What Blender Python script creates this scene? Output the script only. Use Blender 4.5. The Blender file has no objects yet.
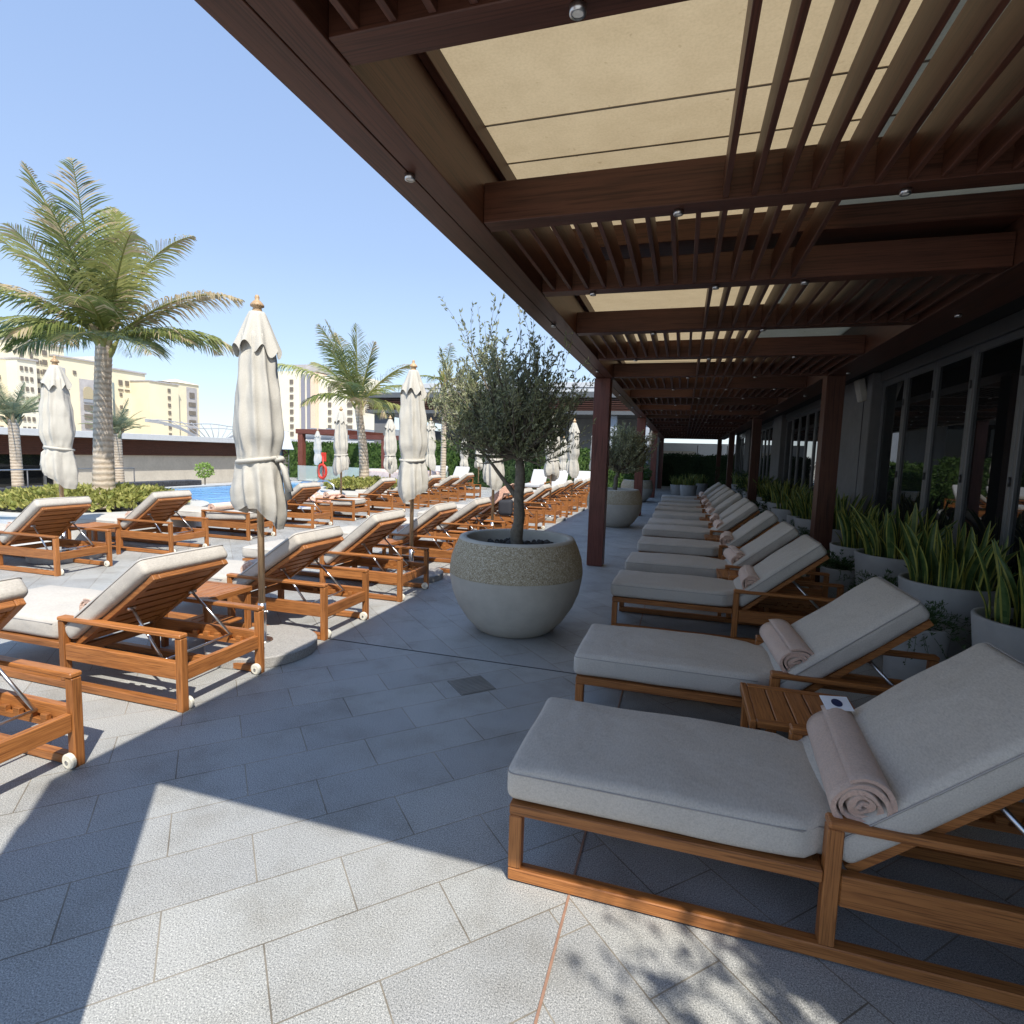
import bpy, bmesh, math, random
from mathutils import Vector, Matrix, Euler, noise as mnoise
R = math.radians
PI = math.pi
scn = bpy.context.scene
COL = scn.collection

# ------------------------------------------------------------------ mesh builder
class MB:
    def __init__(s): s.v = []; s.f = []; s.m = []; s.sm = []
    def add(s, vs, fs, m=0, smooth=False, M=None):
        o = len(s.v)
        if M is not None: vs = [M @ Vector(p) for p in vs]
        s.v += [tuple(p) for p in vs]
        for f in fs:
            s.f.append([o + i for i in f]); s.m.append(m); s.sm.append(smooth)
    def box(s, x0, x1, y0, y1, z0, z1, c=0.0, m=0, M=None):
        cx, cy, cz = (x0+x1)/2, (y0+y1)/2, (z0+z1)/2
        hx, hy, hz = abs(x1-x0)/2, abs(y1-y0)/2, abs(z1-z0)/2
        if c <= 0:
            vs = [(cx+a*hx, cy+b*hy, cz+d*hz) for a in (-1,1) for b in (-1,1) for d in (-1,1)]
            fs = [(0,1,3,2),(4,6,7,5),(0,4,5,1),(2,3,7,6),(0,2,6,4),(1,5,7,3)]
            s.add(vs, fs, m, False, M); return
        c = min(c, hx*.49, hy*.49, hz*.49)
        vs = []; ix = {}
        for a in (-1,1):
            for b in (-1,1):
                for d in (-1,1):
                    ix[(a,b,d)] = len(vs)
                    vs += [(cx+a*hx, cy+b*(hy-c), cz+d*(hz-c)),
                           (cx+a*(hx-c), cy+b*hy, cz+d*(hz-c)),
                           (cx+a*(hx-c), cy+b*(hy-c), cz+d*hz)]
        fs = []
        for a in (-1,1):
            q = [ix[(a,-1,-1)], ix[(a,1,-1)], ix[(a,1,1)], ix[(a,-1,1)]]; fs.append(q if a > 0 else q[::-1])
            q = [ix[(-1,a,-1)]+1, ix[(1,a,-1)]+1, ix[(1,a,1)]+1, ix[(-1,a,1)]+1]; fs.append(q if a < 0 else q[::-1])
            q = [ix[(-1,-1,a)]+2, ix[(1,-1,a)]+2, ix[(1,1,a)]+2, ix[(-1,1,a)]+2]; fs.append(q if a > 0 else q[::-1])
        for a in (-1,1):
            for b in (-1,1):
                q = [ix[(a,b,-1)], ix[(a,b,1)], ix[(a,b,1)]+1, ix[(a,b,-1)]+1]; fs.append(q if a*b < 0 else q[::-1])
                q = [ix[(a,-1,b)], ix[(a,1,b)], ix[(a,1,b)]+2, ix[(a,-1,b)]+2]; fs.append(q if a*b > 0 else q[::-1])
                q = [ix[(-1,a,b)]+1, ix[(1,a,b)]+1, ix[(1,a,b)]+2, ix[(-1,a,b)]+2]; fs.append(q if a*b < 0 else q[::-1])
                for d in (-1,1):
                    k = ix[(a,b,d)]; q = [k, k+1, k+2]; fs.append(q if a*b*d > 0 else q[::-1])
        s.add(vs, fs, m, False, M)
    def tube(s, pts, rad, n=8, m=0, smooth=True, caps=True, M=None):
        pts = [Vector(p) for p in pts]
        rs = rad if isinstance(rad, (list, tuple)) else [rad]*len(pts)
        vs = []; fs = []; prev = None
        for i, p in enumerate(pts):
            t = (pts[min(i+1, len(pts)-1)] - pts[max(i-1, 0)])
            if t.length < 1e-9: t = Vector((0,0,1))
            t.normalize()
            if prev is None:
                u = t.cross(Vector((0,0,1)))
                if u.length < .01: u = t.cross(Vector((1,0,0)))
            else: u = prev - t*prev.dot(t)
            u.normalize(); prev = u; w = t.cross(u)
            for k in range(n):
                a = 2*PI*k/n
                vs.append(p + (u*math.cos(a) + w*math.sin(a))*rs[i])
        for i in range(len(pts)-1):
            for k in range(n):
                fs.append((i*n+k, i*n+(k+1) % n, (i+1)*n+(k+1) % n, (i+1)*n+k))
        if caps:
            fs.append(tuple(range(n))[::-1]); fs.append(tuple((len(pts)-1)*n+k for k in range(n)))
        s.add(vs, fs, m, smooth, M)
    def lathe(s, prof, n=32, c=(0,0), m=0, smooth=True, M=None, fn=None):
        vs = []; fs = []
        for (r, z) in prof:
            for k in range(n):
                a = 2*PI*k/n
                rr, zz = (fn(r, z, a) if fn else (r, z))
                vs.append((c[0]+rr*math.cos(a), c[1]+rr*math.sin(a), zz))
        for i in range(len(prof)-1):
            for k in range(n):
                fs.append((i*n+k, i*n+(k+1) % n, (i+1)*n+(k+1) % n, (i+1)*n+k))
        s.add(vs, fs, m, smooth, M)
    def disc(s, r, z, n=32, c=(0,0), m=0):
        s.add([(c[0]+r*math.cos(2*PI*k/n), c[1]+r*math.sin(2*PI*k/n), z) for k in range(n)], [tuple(range(n))], m)
    def mesh(s, name, mats, recalc=False):
        me = bpy.data.meshes.new(name)
        me.from_pydata(s.v, [], s.f)
        for mt in (mats if isinstance(mats, (list, tuple)) else [mats]): me.materials.append(mt)
        me.polygons.foreach_set('material_index', s.m)
        me.polygons.foreach_set('use_smooth', s.sm)
        if recalc:
            bm = bmesh.new(); bm.from_mesh(me)
            bmesh.ops.recalc_face_normals(bm, faces=bm.faces); bm.to_mesh(me); bm.free()
        me.update(); return me
    def build(s, name, mats, parent=None, recalc=False, loc=None):
        o = bpy.data.objects.new(name, s.mesh(name, mats, recalc)); COL.objects.link(o)
        if parent is not None: o.parent = parent
        if loc is not None: o.location = loc
        return o

def tag(o, label, cat, group=None):
    o['label'] = label; o['category'] = cat
    if group: o['group'] = group
    return o
def struct(o, kind='structure'):
    o['kind'] = kind; return o
def thing(name, label, cat, loc=(0,0,0), rz=0, group=None):
    o = bpy.data.objects.new(name, None); COL.objects.link(o); o.empty_display_size = .1
    o.location = loc; o.rotation_euler = (0,0,rz)
    return tag(o, label, cat, group)
KIDS = {}
def clone(o, parent=None):
    c = o.copy(); COL.objects.link(c)
    if parent is not None: c.parent = parent
    for ch in o.children: clone(ch, c)
    return c
def rounded(hx, hy, hz, r, nx, ny, nz, c=(0,0,0), puff=0.0, wob=0.0, seed=0):
    """rounded soft block: closed grid surface with rounded edges and a slight puff"""
    def axis(h, n):
        inner = [(-h+r) + (2*h-2*r)*i/n for i in range(n+1)]
        k = [ -h + r*(1-math.cos(t)) * 1.0 for t in (0, PI/8, PI/4, 3*PI/8)]
        return k + inner + [-q for q in k[::-1]]
    A = [axis(hx, nx), axis(hy, ny), axis(hz, nz)]
    idx = {}; vs = []; fs = []
    def vert(i, j, k):
        key = (i, j, k)
        if key in idx: return idx[key]
        p = Vector((A[0][i], A[1][j], A[2][k]))
        q = Vector((max(-(hx-r), min(hx-r, p.x)), max(-(hy-r), min(hy-r, p.y)), max(-(hz-r), min(hz-r, p.z))))
        d = p - q
        if d.length > 1e-7:
            # spherical edge
            p = q + d.normalized()*r
        f = (1-(p.x/hx)**2)*(1-(p.y/hy)**2)
        p.z += (puff*f if p.z > 0 else 0)
        g = (1-(p.x/hx)**4)*(1-(p.z/hz)**2)
        if wob:
            n = mnoise.noise(Vector((p.x*3.1+seed, p.y*3.3, p.z*2+seed)))
            p.z += wob*n*(1 if p.z > 0 else .2); p.y += wob*.6*n
        vs.append((p.x+c[0], p.y+c[1], p.z+c[2])); idx[key] = len(vs)-1
        return idx[key]
    N = [len(a)-1 for a in A]
    for i in range(N[0]):
        for j in range(N[1]):
            fs.append((vert(i,j,0), vert(i,j+1,0), vert(i+1,j+1,0), vert(i+1,j,0)))
            fs.append((vert(i,j,N[2]), vert(i+1,j,N[2]), vert(i+1,j+1,N[2]), vert(i,j+1,N[2])))
    for i in range(N[0]):
        for k in range(N[2]):
            fs.append((vert(i,0,k), vert(i+1,0,k), vert(i+1,0,k+1), vert(i,0,k+1)))
            fs.append((vert(i,N[1],k), vert(i,N[1],k+1), vert(i+1,N[1],k+1), vert(i+1,N[1],k)))
    for j in range(N[1]):
        for k in range(N[2]):
            fs.append((vert(0,j,k), vert(0,j,k+1), vert(0,j+1,k+1), vert(0,j+1,k)))
            fs.append((vert(N[0],j,k), vert(N[0],j+1,k), vert(N[0],j+1,k+1), vert(N[0],j,k+1)))
    return vs, fs

# ------------------------------------------------------------------ materials
def newmat(name):
    m = bpy.data.materials.new(name); m.use_nodes = True
    nt = m.node_tree; b = nt.nodes['Principled BSDF']; return m, nt, b
def N(nt, t, **kw):
    n = nt.nodes.new(t)
    for k, v in kw.items(): setattr(n, k, v)
    return n
def ramp(nt, src, stops, interp='LINEAR'):
    r = N(nt, 'ShaderNodeValToRGB'); r.color_ramp.interpolation = interp
    e = r.color_ramp.elements
    e[0].position, e[0].color = stops[0][0], (*stops[0][1], 1)
    e[1].position, e[1].color = stops[-1][0], (*stops[-1][1], 1)
    for p, c in stops[1:-1]:
        q = e.new(p); q.color = (*c, 1)
    nt.links.new(src, r.inputs[0]); return r.outputs[0]
def mix(nt, a, b, fac, mode='MIX'):
    n = N(nt, 'ShaderNodeMix', data_type='RGBA', blend_type=mode)
    for s, v in ((n.inputs[0], fac), (n.inputs[6], a), (n.inputs[7], b)):
        if hasattr(v, 'is_linked'): nt.links.new(v, s)
        else: s.default_value = v if not isinstance(v, tuple) else (*v, 1)
    return n.outputs[2]
def coords(nt, scale=(1,1,1), rot=(0,0,0), kind='Object', rand=False):
    tc = N(nt, 'ShaderNodeTexCoord'); mp = N(nt, 'ShaderNodeMapping')
    mp.inputs['Scale'].default_value = scale; mp.inputs['Rotation'].default_value = rot
    src = tc.outputs[kind]
    if rand:
        oi = N(nt, 'ShaderNodeObjectInfo'); mu = N(nt, 'ShaderNodeMath', operation='MULTIPLY')
        mu.inputs[1].default_value = 37.0; nt.links.new(oi.outputs['Random'], mu.inputs[0])
        va = N(nt, 'ShaderNodeVectorMath', operation='ADD')
        nt.links.new(src, va.inputs[0]); nt.links.new(mu.outputs[0], va.inputs[1]); src = va.outputs[0]
    nt.links.new(src, mp.inputs[0]); return mp.outputs[0]
def noise(nt, vec, scale, detail=4, rough=.6, dist=0):
    n = N(nt, 'ShaderNodeTexNoise'); n.inputs['Scale'].default_value = scale
    n.inputs['Detail'].default_value = detail; n.inputs['Roughness'].default_value = rough
    n.inputs['Distortion'].default_value = dist
    nt.links.new(vec, n.inputs['Vector']); return n.outputs['Fac']
def bump(nt, b, h, strength=.3, dist=.01):
    n = N(nt, 'ShaderNodeBump'); n.inputs['Strength'].default_value = strength
    n.inputs['Distance'].default_value = dist
    nt.links.new(h, n.inputs['Height']); nt.links.new(n.outputs[0], b.inputs['Normal'])
def simple(name, col, rough=.6, metal=0, var=.12, scale=6, bmp=0, bscale=80, rand=False, spec=.5):
    m, nt, b = newmat(name)
    v = coords(nt, rand=rand); f = noise(nt, v, scale)
    d = tuple(max(0, c*(1-var)) for c in col); l = tuple(min(1, c*(1+var)) for c in col)
    nt.links.new(ramp(nt, f, [(.3, d), (.7, l)]), b.inputs['Base Color'])
    b.inputs['Roughness'].default_value = rough; b.inputs['Metallic'].default_value = metal
    b.inputs['Specular IOR Level'].default_value = spec
    if bmp: bump(nt, b, noise(nt, v, bscale, 3), bmp, .004)
    return m
def wood(name, dark, light, axis, rough=.45, grain=55, spec=.4):
    m, nt, b = newmat(name)
    sc = [grain]*3; sc[axis] = grain*.045
    v = coords(nt, tuple(sc), rand=True)
    f = noise(nt, v, 1.0, 5, .65, .8)
    v2 = coords(nt, (3,3,3), rand=True); g = noise(nt, v2, 1.0, 3)
    sc3 = [grain*5]*3; sc3[axis] = grain*.12
    fine = noise(nt, coords(nt, tuple(sc3), rand=True), 1.0, 2, .5)
    c1 = ramp(nt, f, [(.30, dark), (.52, tuple((a*.35+c*.65) for a, c in zip(dark, light))), (.8, light)])
    c2 = mix(nt, c1, ramp(nt, g, [(.35, tuple(x*.72 for x in light)), (.65, light)]), .35)
    c3 = mix(nt, c2, ramp(nt, fine, [(.34, (.38,.34,.3)), (.5, (1,1,1))]), .7, 'MULTIPLY')
    oi = N(nt, 'ShaderNodeObjectInfo')
    rv = N(nt, 'ShaderNodeMapRange'); rv.inputs[3].default_value = .82; rv.inputs[4].default_value = 1.14
    nt.links.new(oi.outputs['Random'], rv.inputs[0])
    hsv = N(nt, 'ShaderNodeHueSaturation'); nt.links.new(rv.outputs[0], hsv.inputs['Value']); nt.links.new(c3, hsv.inputs['Color'])
    nt.links.new(hsv.outputs[0], b.inputs['Base Color'])
    b.inputs['Roughness'].default_value = rough; b.inputs['Specular IOR Level'].default_value = spec
    bump(nt, b, f, .25, .002); return m
TK = [wood('teak_%s' % 'xyz'[a], (.15,.042,.010), (.50,.20,.058), a) for a in range(3)]
PG = [wood('pergola_wood_%s' % 'xyz'[a], (.036,.013,.008), (.125,.046,.027), a, .45, 30) for a in range(3)]
PGR = [wood('column_wood_%s' % 'xyz'[a], (.10,.028,.019), (.23,.075,.052), a, .4, 30) for a in range(3)]

def fabric(name, col, weave=900, crease=.6, stain=.10, con=1.0):
    m, nt, b = newmat(name)
    v = coords(nt, rand=True)
    w1 = N(nt, 'ShaderNodeTexWave', wave_type='BANDS', bands_direction='X'); w1.inputs['Scale'].default_value = weave/6
    w1.inputs['Distortion'].default_value = 1.5; w1.inputs['Detail'].default_value = 1
    w2 = N(nt, 'ShaderNodeTexWave', wave_type='BANDS', bands_direction='Y'); w2.inputs['Scale'].default_value = weave/6
    w2.inputs['Distortion'].default_value = 1.5; w2.inputs['Detail'].default_value = 1
    nt.links.new(v, w1.inputs[0]); nt.links.new(v, w2.inputs[0])
    ad = N(nt, 'ShaderNodeMath', operation='ADD'); nt.links.new(w1.outputs['Fac'], ad.inputs[0]); nt.links.new(w2.outputs['Fac'], ad.inputs[1])
    n = noise(nt, coords(nt, (1,.35,1), rand=True), 190, 3, .75); big = noise(nt, v, 4, 4)
    base = mix(nt, ramp(nt, n, [(.3, tuple(c*(1-.38*con) for c in col)), (.5, tuple(c*.95 for c in col)), (.7, tuple(min(1, c*1.2) for c in col))]),
               ramp(nt, big, [(.35, tuple(c*(1-stain) for c in col)), (.65, col)]), .5)
    nt.links.new(base, b.inputs['Base Color'])
    b.inputs['Roughness'].default_value = .9; b.inputs['Specular IOR Level'].default_value = .2
    ad2 = N(nt, 'ShaderNodeMath', operation='ADD'); nt.links.new(ad.outputs[0], ad2.inputs[0]); nt.links.new(n, ad2.inputs[1])
    bump(nt, b, ad2.outputs[0], .25, .0015)
    # soft creases
    cr = noise(nt, v, 5, 2, .5, .3)
    b2 = N(nt, 'ShaderNodeBump'); b2.inputs['Strength'].default_value = crease; b2.inputs['Distance'].default_value = .03
    nt.links.new(cr, b2.inputs['Height'])
    prev = b.inputs['Normal'].links[0].from_node; nt.links.new(b2.outputs[0], prev.inputs['Normal'])
    return m
CUSH = fabric('cushion_fabric', (.56,.515,.45))
SEAM = simple('cushion_piping', (.36,.335,.31), .9)
CANV = fabric('canvas', (.55,.52,.455), 500, .2, .06, .35)
WHITEC = fabric('white_cushion', (.55,.55,.56))
def towelmat(name, col):
    m, nt, b = newmat(name); v = coords(nt, rand=True)
    f = noise(nt, v, 150, 4, .85); g = noise(nt, v, 14, 4)
    c = mix(nt, ramp(nt, f, [(.3, tuple(x*.66 for x in col)), (.6, tuple(min(1, x*1.1) for x in col))]),
            ramp(nt, g, [(.3, tuple(x*.85 for x in col)), (.7, col)]), .5)
    nt.links.new(c, b.inputs['Base Color']); b.inputs['Roughness'].default_value = 1
    b.inputs['Specular IOR Level'].default_value = .1
    b.inputs['Sheen Weight'].default_value = .3
    bump(nt, b, f, 1.0, .012); return m
TOW = towelmat('towel_terry', (.90,.68,.55))
TOWIN = towelmat('towel_terry_inner', (.84,.57,.44))
PINK = towelmat('pink_towel', (.78,.46,.34))
STEEL = simple('brushed_steel', (.62,.62,.62), .3, 1, .05)
WHEEL = simple('wheel_nylon', (.74,.70,.58), .5)
DARKM = simple('dark_metal', (.10,.10,.105), .5, .6)
FRAME = simple('window_frame', (.16,.165,.17), .45, .5, .06)
BLACK = simple('shadow_gap', (.012,.011,.010), .8)

def granite():
    m, nt, b = newmat('granite_paving')
    tc = N(nt, 'ShaderNodeTexCoord')
    def bricks(rot, off):
        mp = N(nt, 'ShaderNodeMapping'); mp.inputs['Rotation'].default_value = (0,0,rot); mp.inputs['Location'].default_value = off
        nt.links.new(tc.outputs['Object'], mp.inputs[0])
        br = N(nt, 'ShaderNodeTexBrick'); br.offset = .5; br.inputs['Scale'].default_value = 1
        br.inputs['Brick Width'].default_value = .565; br.inputs['Row Height'].default_value = .274
        br.inputs['Mortar Size'].default_value = .0026; br.inputs['Mortar Smooth'].default_value = .15
        br.inputs['Color1'].default_value = (.88,.88,.89,1); br.inputs['Color2'].default_value = (1.06,1.06,1.05,1)
        br.inputs['Mortar'].default_value = (.9,.9,.9,1)
        nt.links.new(mp.outputs[0], br.inputs[0]); return br
    A = bricks(R(-45), (-.1075,-.067,0)); B = bricks(R(45), (.2,.05,0))
    sp = N(nt, 'ShaderNodeSeparateXYZ'); nt.links.new(tc.outputs['Object'], sp.inputs[0])
    g1 = N(nt, 'ShaderNodeMath', operation='GREATER_THAN'); g1.inputs[1].default_value = 3.735; nt.links.new(sp.outputs[1], g1.inputs[0])
    g2 = N(nt, 'ShaderNodeMath', operation='GREATER_THAN'); g2.inputs[1].default_value = -.288; nt.links.new(sp.outputs[0], g2.inputs[0])
    sel = N(nt, 'ShaderNodeMath', operation='SUBTRACT'); nt.links.new(g1.outputs[0], sel.inputs[0]); nt.links.new(g2.outputs[0], sel.inputs[1])
    ab = N(nt, 'ShaderNodeMath', operation='ABSOLUTE'); nt.links.new(sel.outputs[0], ab.inputs[0])
    tone = mix(nt, A.outputs['Color'], B.outputs['Color'], ab.outputs[0])
    mm = N(nt, 'ShaderNodeMix', data_type='FLOAT'); nt.links.new(ab.outputs[0], mm.inputs[0])
    nt.links.new(A.outputs['Fac'], mm.inputs[2]); nt.links.new(B.outputs['Fac'], mm.inputs[3]); mort = mm.outputs[0]
    v = tc.outputs['Object']
    n1 = noise(nt, v, 210, 2, .7); n2 = noise(nt, v, 480, 1, .5); n3 = noise(nt, v, 3.0, 5, .6); n4 = noise(nt, v, .7, 3)
    speck = ramp(nt, n1, [(.30, (.13,.135,.135)), (.45, (.36,.362,.35)), (.56, (.45,.45,.43)), (.70, (.72,.715,.68))])
    speck2 = ramp(nt, n2, [(.33, (.42,.42,.43)), (.5, (1,1,1)), (.68, (1.4,1.38,1.33))])
    c = mix(nt, speck, speck2, .75, 'MULTIPLY')
    c = mix(nt, c, tone, .85, 'MULTIPLY')
    c = mix(nt, c, ramp(nt, n3, [(.30, (.74,.72,.68)), (.5, (.95,.95,.94)), (.62, (1,1,1))]), .9, 'MULTIPLY')
    c = mix(nt, c, ramp(nt, n4, [(.35, (.84,.86,.9)), (.62, (1,1,1))]), .8, 'MULTIPLY')
    jn = ramp(nt, n3, [(.35, (.10,.085,.065)), (.6, (.29,.26,.21))]); c = mix(nt, c, jn, mort)
    # only use mortar where the joint is; slightly broken up with dirt
    nt.links.new(c, b.inputs['Base Color'])
    b.inputs['Roughness'].default_value = .62; b.inputs['Specular IOR Level'].default_value = .4
    inv = N(nt, 'ShaderNodeMath', operation='SUBTRACT'); inv.inputs[0].default_value = 1; nt.links.new(mort, inv.inputs[1])
    sm = N(nt, 'ShaderNodeMath', operation='MULTIPLY_ADD'); nt.links.new(n1, sm.inputs[0]); sm.inputs[1].default_value = .12
    nt.links.new(inv.outputs[0], sm.inputs[2])
    bump(nt, b, sm.outputs[0], .22, .003); return m
GRAN = granite()

def concrete(name, col, agg=False):
    m, nt, b = newmat(name); v = coords(nt, rand=True)
    f = noise(nt, v, 9, 6, .65); g = noise(nt, v, 1.8, 3)
    c = mix(nt, ramp(nt, f, [(.3, tuple(x*.82 for x in col)), (.7, tuple(x*1.1 for x in col))]),
            ramp(nt, g, [(.35, tuple(x*.8 for x in col)), (.65, col)]), .5)
    h = noise(nt, v, 120, 3)
    if agg:
        vo = N(nt, 'ShaderNodeTexVoronoi'); vo.inputs['Scale'].default_value = 170; nt.links.new(v, vo.inputs['Vector'])
        sp = N(nt, 'ShaderNodeSeparateColor'); nt.links.new(vo.outputs['Color'], sp.inputs[0])
        a = ramp(nt, sp.outputs[0], [(.05, (.22,.17,.10)), (.3, (.40,.33,.21)), (.6, (.47,.40,.27)), (.82, (.54,.47,.34)), (.95, (.66,.60,.48))])
        c = mix(nt, a, c, .12); h = vo.outputs['Distance']
    nt.links.new(c, b.inputs['Base Color']); b.inputs['Roughness'].default_value = .85
    b.inputs['Specular IOR Level'].default_value = .25
    bump(nt, b, h, .35 if agg else .2, .003); return m
CONC = concrete('cast_concrete', (.54,.505,.43))
AGGR = concrete('exposed_aggregate', (.33,.30,.23), True)
GREY = concrete('grey_fibre_cement', (.40,.395,.38))
STONE = concrete('grey_stone_pier', (.20,.20,.20))
BEIGEW = concrete('beige_render', (.56,.51,.43))
WHITEW = simple('white_render', (.55,.57,.59), .7, 0, .05)
CREAM = simple('cream_render', (.76,.68,.50), .8, 0, .05, .2)
CREAM2 = simple('pale_cream_render', (.76,.71,.58), .8, 0, .05, .2)
TRIM = simple('tower_trim', (.42,.40,.40), .8, 0, .15, .5)
WIND = simple('tower_window', (.17,.145,.12), .4, 0, .2, .5)
DOMEM = simple('dome_plaster', (.72,.68,.60), .7)
SOIL = simple('dark_pebbles', (.05,.045,.04), .9, 0, .4, 30, .9, 40)

def ceiling():
    m, nt, b = newmat('ceiling_panel'); v = coords(nt)
    f = noise(nt, v, 6, 6, .7); g = noise(nt, v, 90, 2); s = noise(nt, v, 18, 2, .5)
    c = ramp(nt, f, [(.3, (.62,.55,.41)), (.7, (.72,.65,.50))])
    c = mix(nt, c, ramp(nt, g, [(.3, (.8,.8,.8)), (.6, (1,1,1))]), .5, 'MULTIPLY')
    c = mix(nt, c, ramp(nt, s, [(.24, (.6,.55,.5)), (.3, (1,1,1))]), .6, 'MULTIPLY')
    nt.links.new(c, b.inputs['Base Color']); b.inputs['Roughness'].default_value = .8
    tr = N(nt, 'ShaderNodeBsdfTranslucent'); tc2 = mix(nt, c, (.70,.60,.46), 1.0, 'MULTIPLY'); nt.links.new(tc2, tr.inputs[0])
    ms = N(nt, 'ShaderNodeMixShader'); ms.inputs[0].default_value = .5
    nt.links.new(b.outputs[0], ms.inputs[1]); nt.links.new(tr.outputs[0], ms.inputs[2]); nt.links.new(ms.outputs[0], nt.nodes['Material Output'].inputs[0]); return m
CEIL = ceiling()

def water():
    m, nt, b = newmat('pool_water'); v = coords(nt, (1,1,1))
    f = noise(nt, v, 2.2, 3, .5, .6)
    g = noise(nt, coords(nt, (.3,1.2,1)), 1.2, 3)
    nt.links.new(ramp(nt, g, [(.35, (.07,.30,.66)), (.65, (.16,.46,.82))]), b.inputs['Base Color'])
    b.inputs['Roughness'].default_value = .12; b.inputs['IOR'].default_value = 1.33
    b.inputs['Specular IOR Level'].default_value = .3
    bump(nt, b, f, .35, .05); return m
WATER = water()
def glass():
    m, nt, b = newmat('dark_window_glass')
    v = coords(nt); f = noise(nt, v, .8, 2)
    nt.links.new(ramp(nt, f, [(.3, (.008,.009,.010)), (.7, (.014,.015,.016))]), b.inputs['Base Color'])
    b.inputs['Roughness'].default_value = .015; b.inputs['IOR'].default_value = 1.52; return m
GLASS = glass()
def clearglass():
    m, nt, b = newmat('balustrade_glass'); b.inputs['Base Color'].default_value = (.75,.9,.88,1)
    b.inputs['Roughness'].default_value = .02; b.inputs['Alpha'].default_value = .3; return m
CGLASS = clearglass()

def leafmat(name, c1, c2, rough=.55, trans=.25, scale=4, back=None):
    m, nt, b = newmat(name); v = coords(nt, rand=True)
    f = noise(nt, v, scale, 3, .7)
    gi = N(nt, 'ShaderNodeNewGeometry')
    col = mix(nt, ramp(nt, f, [(.3, c1), (.7, c2)]), ramp(nt, gi.outputs['Random Per Island'], [(0, c1), (.5, tuple((a+c)/2 for a, c in zip(c1, c2))), (1, c2)]), .6)
    if back: col = mix(nt, col, back, gi.outputs['Backfacing'])
    nt.links.new(col, b.inputs['Base Color']); b.inputs['Roughness'].default_value = rough
    b.inputs['Specular IOR Level'].default_value = .35
    if trans:
        tr = N(nt, 'ShaderNodeBsdfTranslucent'); nt.links.new(col, tr.inputs[0])
        ms = N(nt, 'ShaderNodeMixShader'); ms.inputs[0].default_value = trans
        out = nt.nodes['Material Output']
        nt.links.new(b.outputs[0], ms.inputs[1]); nt.links.new(tr.outputs[0], ms.inputs[2]); nt.links.new(ms.outputs[0], out.inputs[0])
    return m
OLIVE = leafmat('olive_leaf', (.17,.19,.085), (.41,.43,.23), .5, .2, 5, (.26,.28,.18))
OLIVE2 = leafmat('pale_olive_leaf', (.26,.275,.13), (.50,.50,.29), .5, .25, 5, (.32,.33,.22))  # pale leaves, lightened further to stand in for sun on the second olive
BARK = simple('olive_bark', (.16,.135,.10), .9, 0, .35, 25, .8, 60)
PALMG = leafmat('palm_green', (.10,.13,.035), (.29,.32,.10), .45, .3, 3)
PALMY = leafmat('palm_yellow_green', (.28,.30,.08), (.50,.49,.19), .45, .4, 3)
PALMD = leafmat('palm_dry', (.36,.27,.15), (.62,.52,.33), .7, .3, 3)
PALMS = leafmat('date_palm_leaf', (.17,.21,.12), (.33,.36,.22), .6, .25, 3)
def palmbark():
    m, nt, b = newmat('palm_bark'); v = coords(nt, (1,1,1))
    w = N(nt, 'ShaderNodeTexWave', wave_type='BANDS', bands_direction='Z'); w.inputs['Scale'].default_value = 3.2
    w.inputs['Distortion'].default_value = 2.5; w.inputs['Detail'].default_value = 3; w.inputs['Detail Scale'].default_value = 2
    nt.links.new(v, w.inputs[0]); f = noise(nt, v, 14, 5, .7)
    c = mix(nt, ramp(nt, w.outputs['Fac'], [(.15, (.33,.25,.17)), (.4, (.50,.41,.31)), (.9, (.60,.51,.40))]),
            ramp(nt, f, [(.3, (.36,.28,.20)), (.7, (.62,.53,.42))]), .45)
    nt.links.new(c, b.inputs['Base Color']); b.inputs['Roughness'].default_value = .9
    bump(nt, b, w.outputs['Fac'], .35, .02); return m
PBARK = palmbark()
SNAKE = leafmat('snake_plant_leaf', (.035,.080,.025), (.14,.21,.07), .35, .12, 22)
SNAKEY = leafmat('snake_plant_margin', (.26,.29,.06), (.55,.50,.11), .4, .2, 6)
FERN = leafmat('fern_leaf', (.03,.07,.018), (.08,.14,.04), .6, .2, 6)
HEDGE = leafmat('hedge_leaf', (.03,.075,.015), (.12,.20,.045), .55, .25, 2)
HEDGED = leafmat('dark_hedge_leaf', (.015,.04,.012), (.05,.09,.028), .55, .15, 2)
SHRUB = leafmat('variegated_shrub_leaf', (.16,.21,.04), (.55,.50,.16), .5, .3, 6)
RED = simple('red_plastic', (.62,.04,.02), .4)
LENS = simple('downlight_lens', (.75,.73,.68), .3)
BAG = simple('dark_bag_cloth', (.03,.032,.04), .8)
CARD = simple('white_card', (.8,.82,.86), .5)
CARDB = simple('navy_print', (.02,.03,.09), .5)
GRANB = simple('speckled_base_granite', (.34,.325,.30), .75, 0, .35, 140, .3, 200)
COPPER = simple('copper_joint_sealant', (.33,.19,.13), .6, 0, .15, 20)
JOINT = simple('dark_joint_sealant', (.05,.05,.05), .8, 0, .2, 20)

ORD = ['nearest','second','third','fourth','fifth','sixth','seventh','eighth','ninth','tenth','eleventh','twelfth','thirteenth','fourteenth','fifteenth','sixteenth']

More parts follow.
